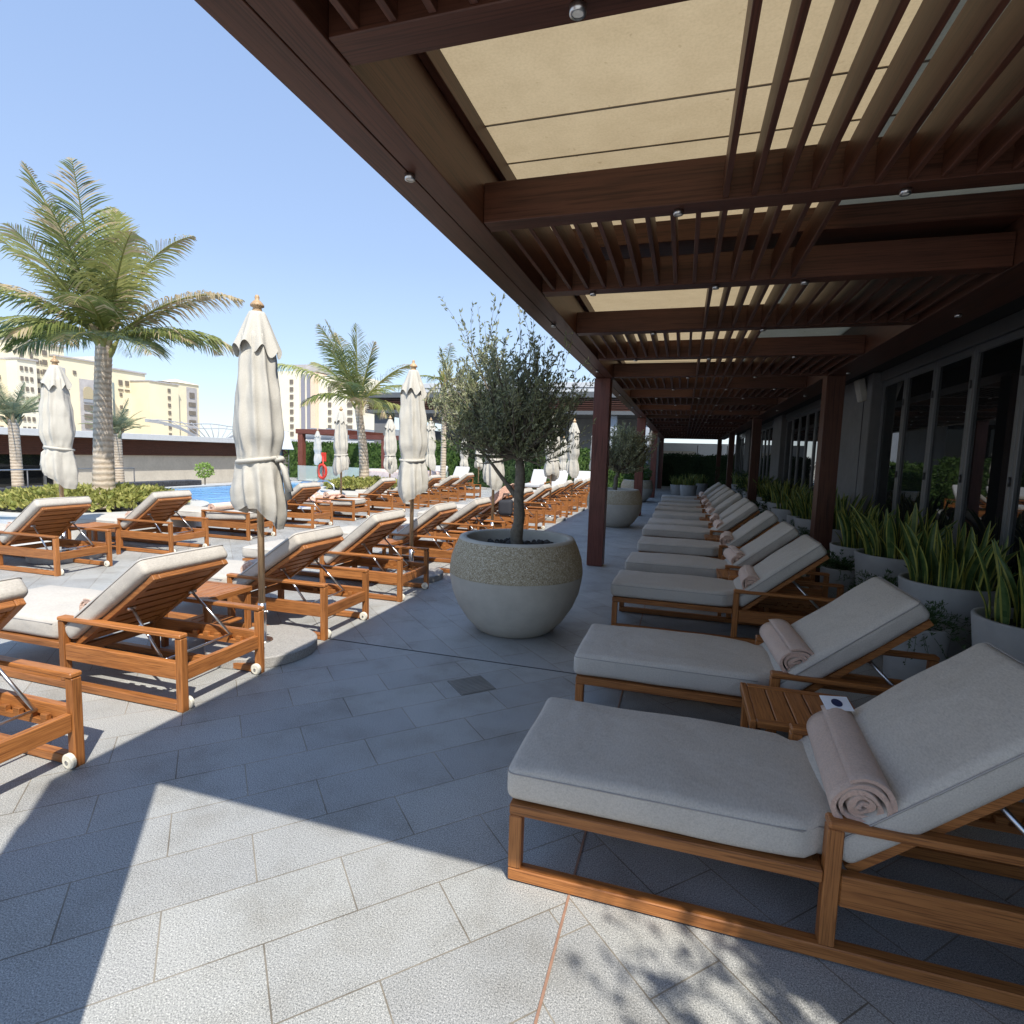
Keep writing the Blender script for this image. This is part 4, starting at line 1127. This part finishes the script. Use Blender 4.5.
F2 = [(-.95,36,.1,3.3,1.25,1,2,.75),(-.55,62,.1,2.5,.45,0,2,.2),(-.45,55,-.2,2.3,.5,0,2,.3),(-.1,80,0,2.3,.1,1,None,.12),(-.35,50,.3,2.4,.7,0,2,.35),(.45,60,.1,1.9,.3,0,2,.15),(.75,42,.1,2.0,.8,1,2,.3),
      (.9,10,.1,1.9,1.3,1,2,.6),(.5,5,.5,1.7,1.4,0,2,.6),(-.6,15,.5,1.8,1.3,0,2,.6),(0,30,.7,1.9,1.3,0,2,.5),(.3,10,.8,1.6,1.5,2,2,.6),(-.7,40,-.3,2.2,.8,0,2,.3),(.5,30,-.6,2.1,.9,0,2,.4),(-.3,45,.4,2.1,.8,0,2,.3)]
palm(-9.0, 14.6, .35, 2.45, .17, .11, (-.18,0), F2, 'second palm with long arching fronds behind the poolside loungers', 8, ll=.66, n=56, lw=.029)
F3 = [(c, e, s, 1.35, 1.2, m, 2, .5) for c, e, s, m in ((-.9,20,.1,0),(.9,15,.1,1),(-.3,70,0,0),(.2,60,.2,0),(.5,0,.4,2),(-.5,-20,.3,2),(.1,-30,.5,2),(-.2,10,.7,0),(.6,-40,.2,2),(-.5,-50,.2,2))]
palm(-8.43, 19.0, 0, 4.0, .12, .085, (.05,0), F3, 'thin scruffy palm in front of the far restaurant, left of the olive crown', 12, ll=.4, n=30, lw=.02)
def date(seed, L=1.5):
    rng = random.Random(seed); out = []
    for k in range(26):
        a = k*2.399; e = 72-62*(k/26)
        out.append((math.cos(a), e, math.sin(a), L*rng.uniform(.8,1.1), .55, 0, None, .05))
    return out
DM = [PALMS, PALMS, PALMD, PALMS]
palm(-20.0, 12.35, -1, 3.15, .17, .14, (0,0), date(1,1.45), 'grey green date palm at the left edge beyond the pool', 21, DM, .3, 34, .02, group='date palms beyond the pool')
palm(-20.0, 15.7, -1, 2.85, .17, .14, (0,0), date(2,1.2), 'grey green date palm beyond the pool, just right of the tall palm trunk', 22, DM, .28, 34, .02, group='date palms beyond the pool')

# ------------------------------------------------------------------ low building beyond the pool
lb2 = thing('low_building', 'long low beige building with white roof edge and brown slat band beyond the pool', 'building', (0,0,0))
b = MB(); b.box(-40, -27.2, 4, 40, 1.72, 2.02, .01); b.build('roof', WHITEW, lb2)
b = MB(); b.box(-40, -28, 18.9, 39.5, -1, 1.70); b.build('wall', BEIGEW, lb2)
b = MB()
for k in range(9): b.box(-27.98, -27.86, 4.2, 39.4, .90+k*.09, .965+k*.09, 0, 1)
b.box(-27.995, -27.985, 4.2, 39.4, .88, 1.70, 0, 1)
b.build('slat_band', PG, lb2)
b = MB(); b.box(-27.9, -27.8, 39.4, 39.5, -1, 1.7); b.build('corner_trim', WHITEW, lb2)
b = MB(); b.box(-28.3, -28.1, 4.2, 18.8, -1, .88); b.build('glazing', GLASS, lb2)
for k in range(8):
    b = MB(); b.box(-28.09, -28.02, 4.4+k*2.0, 4.5+k*2.0, -1, .88); b.build('mullion', FRAME, lb2)
b = MB(); b.box(-27.9, -27.6, 18.9, 39.5, -1.0, -.82); b.build('kerb', WHITEW, lb2)
b = MB(); b.box(-27.995, -27.95, 33.0, 34.0, -1, .1); b.build('door', simple('grey_door', (.30,.35,.42), .6), lb2)
b = MB(); b.tube([(-27.5,31.2,-1),(-27.5,31.2,.35)], .09, 10); o = b.build('bollard_light', WHITEW); tag(o, 'pale bollard in front of the beige wall beyond the pool', 'bollard')
BST = concrete('black_stone', (.06,.06,.065), True)
BST2 = simple('black_stone_wall', (.05,.05,.055), .8, 0, .8, 22)
for i, (y0, y1, l) in enumerate([(13.9,17.2,'low black stone wall beyond the pool, right of the tall palm'),(9.9,10.7,'black stone block at the left edge beyond the pool, nearer of two'),(11.0,12.3,'black stone block under the left date palm beyond the pool')]):
    b = MB(); b.box(-18.3, -17.7, y0, y1, -.6, .18, .01); o = b.build('stone_wall', BST2); tag(o, l, 'wall', 'black stone walls beyond the pool')
rl = thing('railing', 'thin grey metal railing beyond the pool in front of the glazing', 'railing', (0,0,0))
for k in range(7):
    b = MB(); b.tube([(-18.9, 8.5+k*1.15, -.8),(-18.9, 8.5+k*1.15, .62)], .022, 6); b.build('post', DARKM, rl)
for z in (.62, -.1):
    b = MB(); b.tube([(-18.9,8.5,z),(-18.9,15.4,z)], .02, 6); b.build('rail', STEEL, rl)
tr = thing('young_tree', 'small bright green tree against the beige wall beyond the pool', 'tree', (-24.5, 24.0, -1))
b = MB(); b.tube([(0,0,0),(.02,0,.6),(0,0,1.0)], .03, 6); b.build('trunk', BARK, tr)
b = MB(); rng = random.Random(77); blob_leaves(b, (0,0,1.15), (.38,.38,.42), 420, .14, .05, rng); b.build('crown', simple('bright_leaf', (.22,.34,.08), .6), tr)

# ------------------------------------------------------------------ far restaurant at the end of the terrace
fr = thing('far_restaurant', 'flat roofed restaurant with white upper band and brown louvres at the end of the terrace', 'building', (0,0,0))
b = MB(); b.box(-14.6, 6, 29, 45, 4.62, 5.32, .01); b.build('upper_band', WHITEW, fr)
b = MB(); b.box(-14.62, 6.02, 28.97, 29.0, 5.05, 5.07); b.build('band_seam', FRAME, fr)
b = MB(); b.box(-16.7, -1.3, 26.9, 45, 4.32, 4.60, .01); b.build('roof_edge', FRAME, fr)
b = MB()
for k in range(6): b.box(-16.6, -1.35, 27.0, 27.1, 3.72+k*.10, 3.765+k*.10, 0, 0)
for k in range(6): b.box(-16.6, -16.5, 27.12, 44, 3.72+k*.10, 3.765+k*.10, 0, 1)
b.box(-16.45, -1.4, 27.2, 27.24, 3.7, 4.31, 0, 0)
b.build('louvres', PG, fr)
b = MB(); b.box(-16.6, -1.35, 27.0, 45, 3.52, 3.70, .01); b.build('soffit', FRAME, fr)
b = MB(); b.box(-16.2, -15.35, 27.3, 28.0, 0, 3.51, .01); b.build('pillar', STONE, fr)
BLUE = simple('pale_blue_pillar', (.42,.46,.52), .6, 0, .06)
for x in (-9.6, -3.42, -1.9):
    b = MB(); b.box(x, x+.30, 27.3, 27.6, 0, 3.51, .01); b.build('pillar', BLUE if x > -9 else STONE, fr)
b = MB(); b.box(-5.9, -1.2, 29.6, 29.9, 0, 3.51); b.build('wall', STONE, fr)
b = MB()
for k in range(10): b.box(-5.8+k*.45, -5.795+k*.45, 29.585, 29.598, 0, 3.5)
b.build('wall_ribs', FRAME, fr)
b = MB(); b.box(-13.8, -5.9, 31.0, 31.1, 0, 3.51); b.build('glazing', GLASS, fr)
for k in range(6):
    b = MB(); b.box(-13.8+k*1.5, -13.7+k*1.5, 30.9, 30.99, 0, 3.51); b.build('mullion', FRAME, fr)
rw = thing('rear_wall', 'pale grey wall seen above the hedge at the end of the pergola walk', 'wall', (0,0,0))
b = MB(); b.box(-3, 9, 44, 44.6, -1, 2.75); b.build('wall', WHITEW, rw)
b = MB(); b.box(-1.6, .9, 43.7, 43.95, -1, 2.15); b.build('panel', BEIGEW, rw)
b = MB()
for x in (.95, 2.6, 3.0): b.box(x, x+.06, 43.6, 43.66, 0, 2.6)
b.build('post', DARKM, rw)
# white loungers/daybeds clutter by the far hedge
db = thing('daybed', 'pink and cream cushioned daybed behind the second palm bed', 'daybed', (-10.6, 20.3, 0))
b = MB(); vs, fs = rounded(1.5, .5, .22, .1, 4, 3, 2, c=(0,0,.55), wob=.03); b.add(vs, fs, 0, True); b.build('cushion', simple('pink_cream_cushion', (.66,.50,.42), .9, 0, .2, 5), db)
b = MB(); b.box(-1.5, 1.5, -.5, .5, .08, .32, .01, 0); b.build('base', TK, db)

# ------------------------------------------------------------------ distant towers
def tower(name, x, blocks, label, wins, facing, extra=None):
    r = thing('apartment_tower', label, 'building', (0,0,0), 0, 'cream apartment towers behind the pool')
    return r
def box_part(r, nm, mat, *a):
    b = MB(); b.box(*a); return b.build(nm, mat, r)
winm = {}
def windows_x(r, x, ys, zs, w=1.0, h=1.3):
    key = ('x', w, h)
    if key not in winm:
        b = MB(); b.box(0, .25, -w/2, w/2, 0, h); winm[key] = b.mesh('window', WIND)
    for y in ys:
        for z in zs:
            o = bpy.data.objects.new('window', winm[key]); COL.objects.link(o); o.parent = r; o.location = (x, y, z)
def windows_y(r, y, xs, zs, w=1.0, h=1.3):
    key = ('y', w, h)
    if key not in winm:
        b = MB(); b.box(-w/2, w/2, -.25, 0, 0, h); winm[key] = b.mesh('window', WIND)
    for x in xs:
        for z in zs:
            o = bpy.data.objects.new('window', winm[key]); COL.objects.link(o); o.parent = r; o.location = (x, y, z)
X0 = -170
t1 = thing('apartment_tower', 'largest cream apartment block with a small dome on its roof at the left', 'building', (0,0,0), 0, 'cream apartment towers behind the pool')
box_part(t1, 'wing', CREAM, X0-12, X0, 92, 105.4, -1, 22.0)
box_part(t1, 'wall', CREAM, X0-14, X0+1.5, 105.4, 117.5, -1, 27.6)
box_part(t1, 'cornice', TRIM, X0-14.2, X0+2.1, 105.0, 117.8, 27.61, 28.1)
box_part(t1, 'wing', CREAM2, X0-4, X0+4, 104.0, 108.6, -1, 22.4)
box_part(t1, 'cornice', TRIM, X0-4, X0+4.4, 103.8, 108.8, 22.41, 22.8)
box_part(t1, 'wing', CREAM, X0-12, X0+3, 113.8, 130.0, -1, 24.8)
box_part(t1, 'cornice', TRIM, X0-12, X0+3.4, 113.6, 130.2, 24.81, 25.2)
box_part(t1, 'stair_panel', TRIM, X0+3.01, X0+3.2, 114.2, 116.4, 1, 22)
box_part(t1, 'bay_panel', TRIM, X0+3.01, X0+3.3, 120.2, 124.6, -1, 19.6)
box_part(t1, 'wing', CREAM2, X0-8, X0+3.02, 124.8, 128.2, -1, 26.6)
b = MB(); b.lathe([(3.0*math.cos(t), 3.0*math.sin(t)*.95) for t in [k*PI/2/10 for k in range(11)]], 28); b.lathe([(.2,2.8),(.12,3.3),(.01,3.8)], 8)
o = b.build('dome', DOMEM, t1); o.location = (X0-5, 111.3, 28.1)
b = MB(); b.lathe([(3.1,-.01),(3.1,.0)], 28); 
windows_x(t1, X0+1.51, [110.2, 112.3], [4+2.6*k for k in range(9)], 1.1, 1.3)
windows_x(t1, X0+1.51, [111.3], [4+2.6*k for k in range(8)], .35, 1.0)
windows_x(t1, X0+1.51, [106.6+.0, 109.0], [23.4], .6, 1.8)
windows_x(t1, X0+4.01, [104.9, 106.0, 107.2], [4+2.6*k for k in range(7)], .6, 1.1)
windows_x(t1, X0+3.31, [122.4], [3, 5.6, 8.2, 10.8], 2.6, 1.5)
windows_x(t1, X0+3.21, [114.8, 115.7], [3+2.4*k for k in range(8)], .4, 1.1)
windows_x(t1, X0+3.03, [119.0, 129.2, 126.5], [20.6], .8, 1.0)
windows_x(t1, X0+.01, [94.5+1.9*k for k in range(5)], [4, 6.6, 9.2, 11.8, 14.4, 17.0], .7, 1.1)
# big arched balcony recess, its shade painted as a darker raised panel
b = MB(); pts = [(1.35*math.cos(a), 1.35*math.sin(a)) for a in [PI*k/14 for k in range(15)]]
vs = [(0, p[0], p[1]+2.2) for p in pts] + [(0,-1.35,0),(0,1.35,0)]; vs2 = [(.3, y, z) for _, y, z in vs]; n = len(vs)
b.add(vs+vs2, [tuple(range(n)), tuple(range(n, 2*n))[::-1]] + [(i, (i+1) % n, n+(i+1) % n, n+i) for i in range(n)])
o = b.build('arch_recess_shade', simple('arch_shade', (.42,.36,.24), .7), t1); o.location = (X0+3.31, 122.4, 14.0)
b = MB(); b.box(0,.2,-1.4,1.4,0,.9); o = b.build('balcony', simple('grey_balcony', (.30,.32,.36), .6), t1); o.location = (X0+3.35, 122.4, 13.0)

t2 = thing('apartment_tower', 'stepped cream apartment block behind the tall palm trunk', 'building', (0,0,0), 0, 'cream apartment towers behind the pool')
box_part(t2, 'wall', CREAM, X0-16, X0-4, 131, 147.0, -1, 24.6); box_part(t2, 'cornice', TRIM, X0-16, X0-3.6, 130.8, 147.3, 24.61, 25.1)
box_part(t2, 'glazing', simple('grey_blue_glazing', (.22,.28,.30), .3), X0-3.99, X0-3.8, 134.3, 136.0, -1, 20.5)
windows_x(t2, X0-3.99, [138.2, 140.4, 143.8], [20.0], 1.2, 1.6); windows_x(t2, X0-3.99, [138.2, 140.4, 143.8], [18.3], 1.6, .5)
windows_x(t2, X0-3.99, [138.2], [5, 12.5, 16.5], .8, 1.1)
t3 = thing('apartment_tower', 'plain pale yellow apartment block with one column of windows', 'building', (0,0,0), 0, 'cream apartment towers behind the pool')
box_part(t3, 'wall', CREAM, X0-10, X0+4, 141.6, 152.6, -1, 21.6); box_part(t3, 'cornice', TRIM, X0-10, X0+4.3, 141.4, 152.8, 21.61, 22.0)
windows_x(t3, X0+4.01, [151.0-2.2], [4.2+2.45*k for k in range(7)], 1.0, 1.2)
box_part(t3, 'roof_plant', WIND, X0-4, X0, 150, 153, 22.01, 22.9)
t4 = thing('apartment_tower', 'narrow cream apartment tower with grey arched bay, rightmost of the left group', 'building', (0,0,0), 0, 'cream apartment towers behind the pool')
box_part(t4, 'wall', CREAM, X0-8, X0+2, 152.9, 163.0, -1, 22.9); box_part(t4, 'bay_panel', TRIM, X0+2.01, X0+2.2, 157.6, 161.9, 1.2, 21.8)
b = MB(); b.add([(X0-8.4,152.5,22.91),(X0+2.4,152.5,22.91),(X0+2.4,163.4,22.91),(X0-8.4,163.4,22.91),(X0-3,158,24.6)], [(0,1,4),(1,2,4),(2,3,4),(3,0,4),(3,2,1,0)]); b.build('roof', CREAM2, t4)
windows_x(t4, X0+2.21, [159.7], [3,6,9,12.2,15.2], 2.8, 1.4); windows_x(t4, X0+2.21, [159.7], [18.2], 2.0, 1.8)
Y0 = 160
t5 = thing('apartment_tower', 'cream apartment tower with dark vertical glazing behind the second palm', 'building', (0,0,0), 0, 'cream apartment towers behind the pool')
box_part(t5, 'wall', CREAM2, -146, -123.0, Y0, Y0+14, -1, 27.0); box_part(t5, 'roof_block', TRIM, -127, -117.5, Y0+2, Y0+10, 27.01, 29.4)
for x0 in (-122.6, -120.3): box_part(t5, 'glazing', simple('violet_grey_glazing', (.25,.25,.30), .3), x0, x0+1.5, Y0+.2, Y0+.4, -1, 26)
box_part(t5, 'stair_shaft', simple('apricot_render', (.72,.55,.42), .8), -118.3, -116.5, Y0-.6, Y0+6, -1, 26.4); box_part(t5, 'core', CREAM2, -122.99, -118.31, Y0+.5, Y0+12, -1, 26.6)
windows_y(t5, Y0-.01, [-126.0], [3.2+2.45*k for k in range(9)], 1.3, 1.4)
t6 = thing('apartment_tower', 'cream apartment tower partly hidden by the second palm trunk', 'building', (0,0,0), 0, 'cream apartment towers behind the pool')
box_part(t6, 'wall', CREAM2, -116.4, -101.0, Y0+1, Y0+14, -1, 25.4)
windows_y(t6, Y0+.99, [-112.0], [3.2+2.45*k for k in range(8)], 1.2, 1.4); windows_y(t6, Y0+.99, [-104.4], [3.2+2.45*k for k in range(8)], 1.8, 1.4)
# pale tensile arches
ft = thing('arched_canopy', 'white fan shaped lattice arches above the low building', 'canopy structure', (0,0,0))
WS = simple('white_steel', (.36,.38,.42), .6)
b = MB()
for y0, y1, s in ((50.5,58.2,1),(62.0,72,0)):
    for off in (0, .25, .5):
        P = []
        for k in range(15):
            u = k/14; y = y0+(y1-y0)*u
            z = 2.0+2.35*(math.sin(PI/2*(1-u) if s else PI/2*u)**.6) - off*(.5)
            P.append((-60, y, z))
        b.tube(P, .06, 5)
for k in range(9):
    y = 59.2+.35*k; yt = 54.5+1.35*k
    b.tube([(-60,y,1.9),(-60,(y+yt)/2+(.2*(k-4)),3.4),(-60,yt+(k-4)*.15,4.35+.08*math.sin(k*1.6))], .05, 5)
b.tube([(-60,51+k*1.3,4.3+.10*math.sin(k*1.1)) for k in range(17)], .06, 5); b.tube([(-60,53+k*1.3,3.8+.10*math.sin(k*1.1)) for k in range(12)], .05, 5)
b.build('lattice', WS, ft)
pv = thing('white_pavilion', 'white louvred roof pavilion seen through the garden frame', 'pavilion', (0,0,0))
b = MB(); b.box(-27, -15, 34, 40, 1.95, 2.15)
for k in range(9): b.add([(-26.5+k*1.3,34.5,2.2),(-25.6+k*1.3,34.5,3.0),(-25.5+k*1.3,39,3.0),(-26.4+k*1.3,39,2.2)], [(0,1,2,3)])
b.build('roof', WHITEW, pv)
for x in (-26.5, -21, -15.5):
    b = MB(); b.box(x, x+.2, 34.2, 34.4, -1, 1.95); b.build('post', WHITEW, pv)

# ================================================================== LIGHT, SKY, CAMERA
el = 54.0; az = math.atan2(.65, -.76)          # sun stands towards (+x, -y)
w = bpy.data.worlds.new('World'); scn.world = w; w.use_nodes = True
nt = w.node_tree; bg_ = nt.nodes['Background']
sky = nt.nodes.new('ShaderNodeTexSky'); sky.sky_type = 'NISHITA'; sky.sun_disc = False
sky.sun_elevation = R(el); sky.sun_rotation = az; sky.air_density = 1.0; sky.dust_density = .35; sky.ozone_density = 1.6
# hand-set sky colours: the clear sky model is mixed with a pale horizon-to-zenith gradient
tcw = nt.nodes.new('ShaderNodeTexCoord'); spw = nt.nodes.new('ShaderNodeSeparateXYZ'); nt.links.new(tcw.outputs['Generated'], spw.inputs[0])
hz = ramp(nt, spw.outputs[2], [(0, (1.30,1.55,1.88)), (.10, (1.20,1.50,1.90)), (.30, (.90,1.22,1.84)), (.62, (.72,1.05,1.76)), (1, (.5,.9,1.68))])
nt.links.new(mix(nt, sky.outputs[0], hz, .85), bg_.inputs[0]); bg_.inputs[1].default_value = .15
sd = bpy.data.lights.new('Sun', 'SUN'); sd.energy = 2.05; sd.angle = R(.53); sd.color = (1.0, .95, .86)
so = bpy.data.objects.new('Sun', sd); COL.objects.link(so)
d = Vector((-.65*math.cos(R(el)), .76*math.cos(R(el)), -math.sin(R(el))))
so.rotation_euler = d.to_track_quat('-Z', 'Y').to_euler(); so.location = (5, -5, 12)

cam = bpy.data.cameras.new('Camera'); co = bpy.data.objects.new('Camera', cam); COL.objects.link(co)
cam.sensor_width = 36; cam.lens = 36*560/1024; cam.clip_end = 6000; cam.clip_start = .05
vy = Vector((171,-52,560)).normalized(); vx = -Vector((-1869,-113,560)); vx = (vx - vy*vx.dot(vy)).normalized(); vz = vx.cross(vy)
# columns of the camera frame in world axes (image right, up, backwards)
right = Vector((vx.x, vy.x, vz.x)); down = Vector((vx.y, vy.y, vz.y)); fwd = Vector((vx.z, vy.z, vz.z))
Mx = Matrix((( right.x, -down.x, -fwd.x, 0), (right.y, -down.y, -fwd.y, 0), (right.z, -down.z, -fwd.z, 1.5), (0,0,0,1)))
co.matrix_world = Mx
scn.camera = co
scn.view_settings.view_transform = 'Standard'; scn.view_settings.look = 'None'; scn.view_settings.exposure = 1.6; scn.view_settings.gamma = 1
scn.cycles.max_bounces = 8; scn.cycles.diffuse_bounces = 4
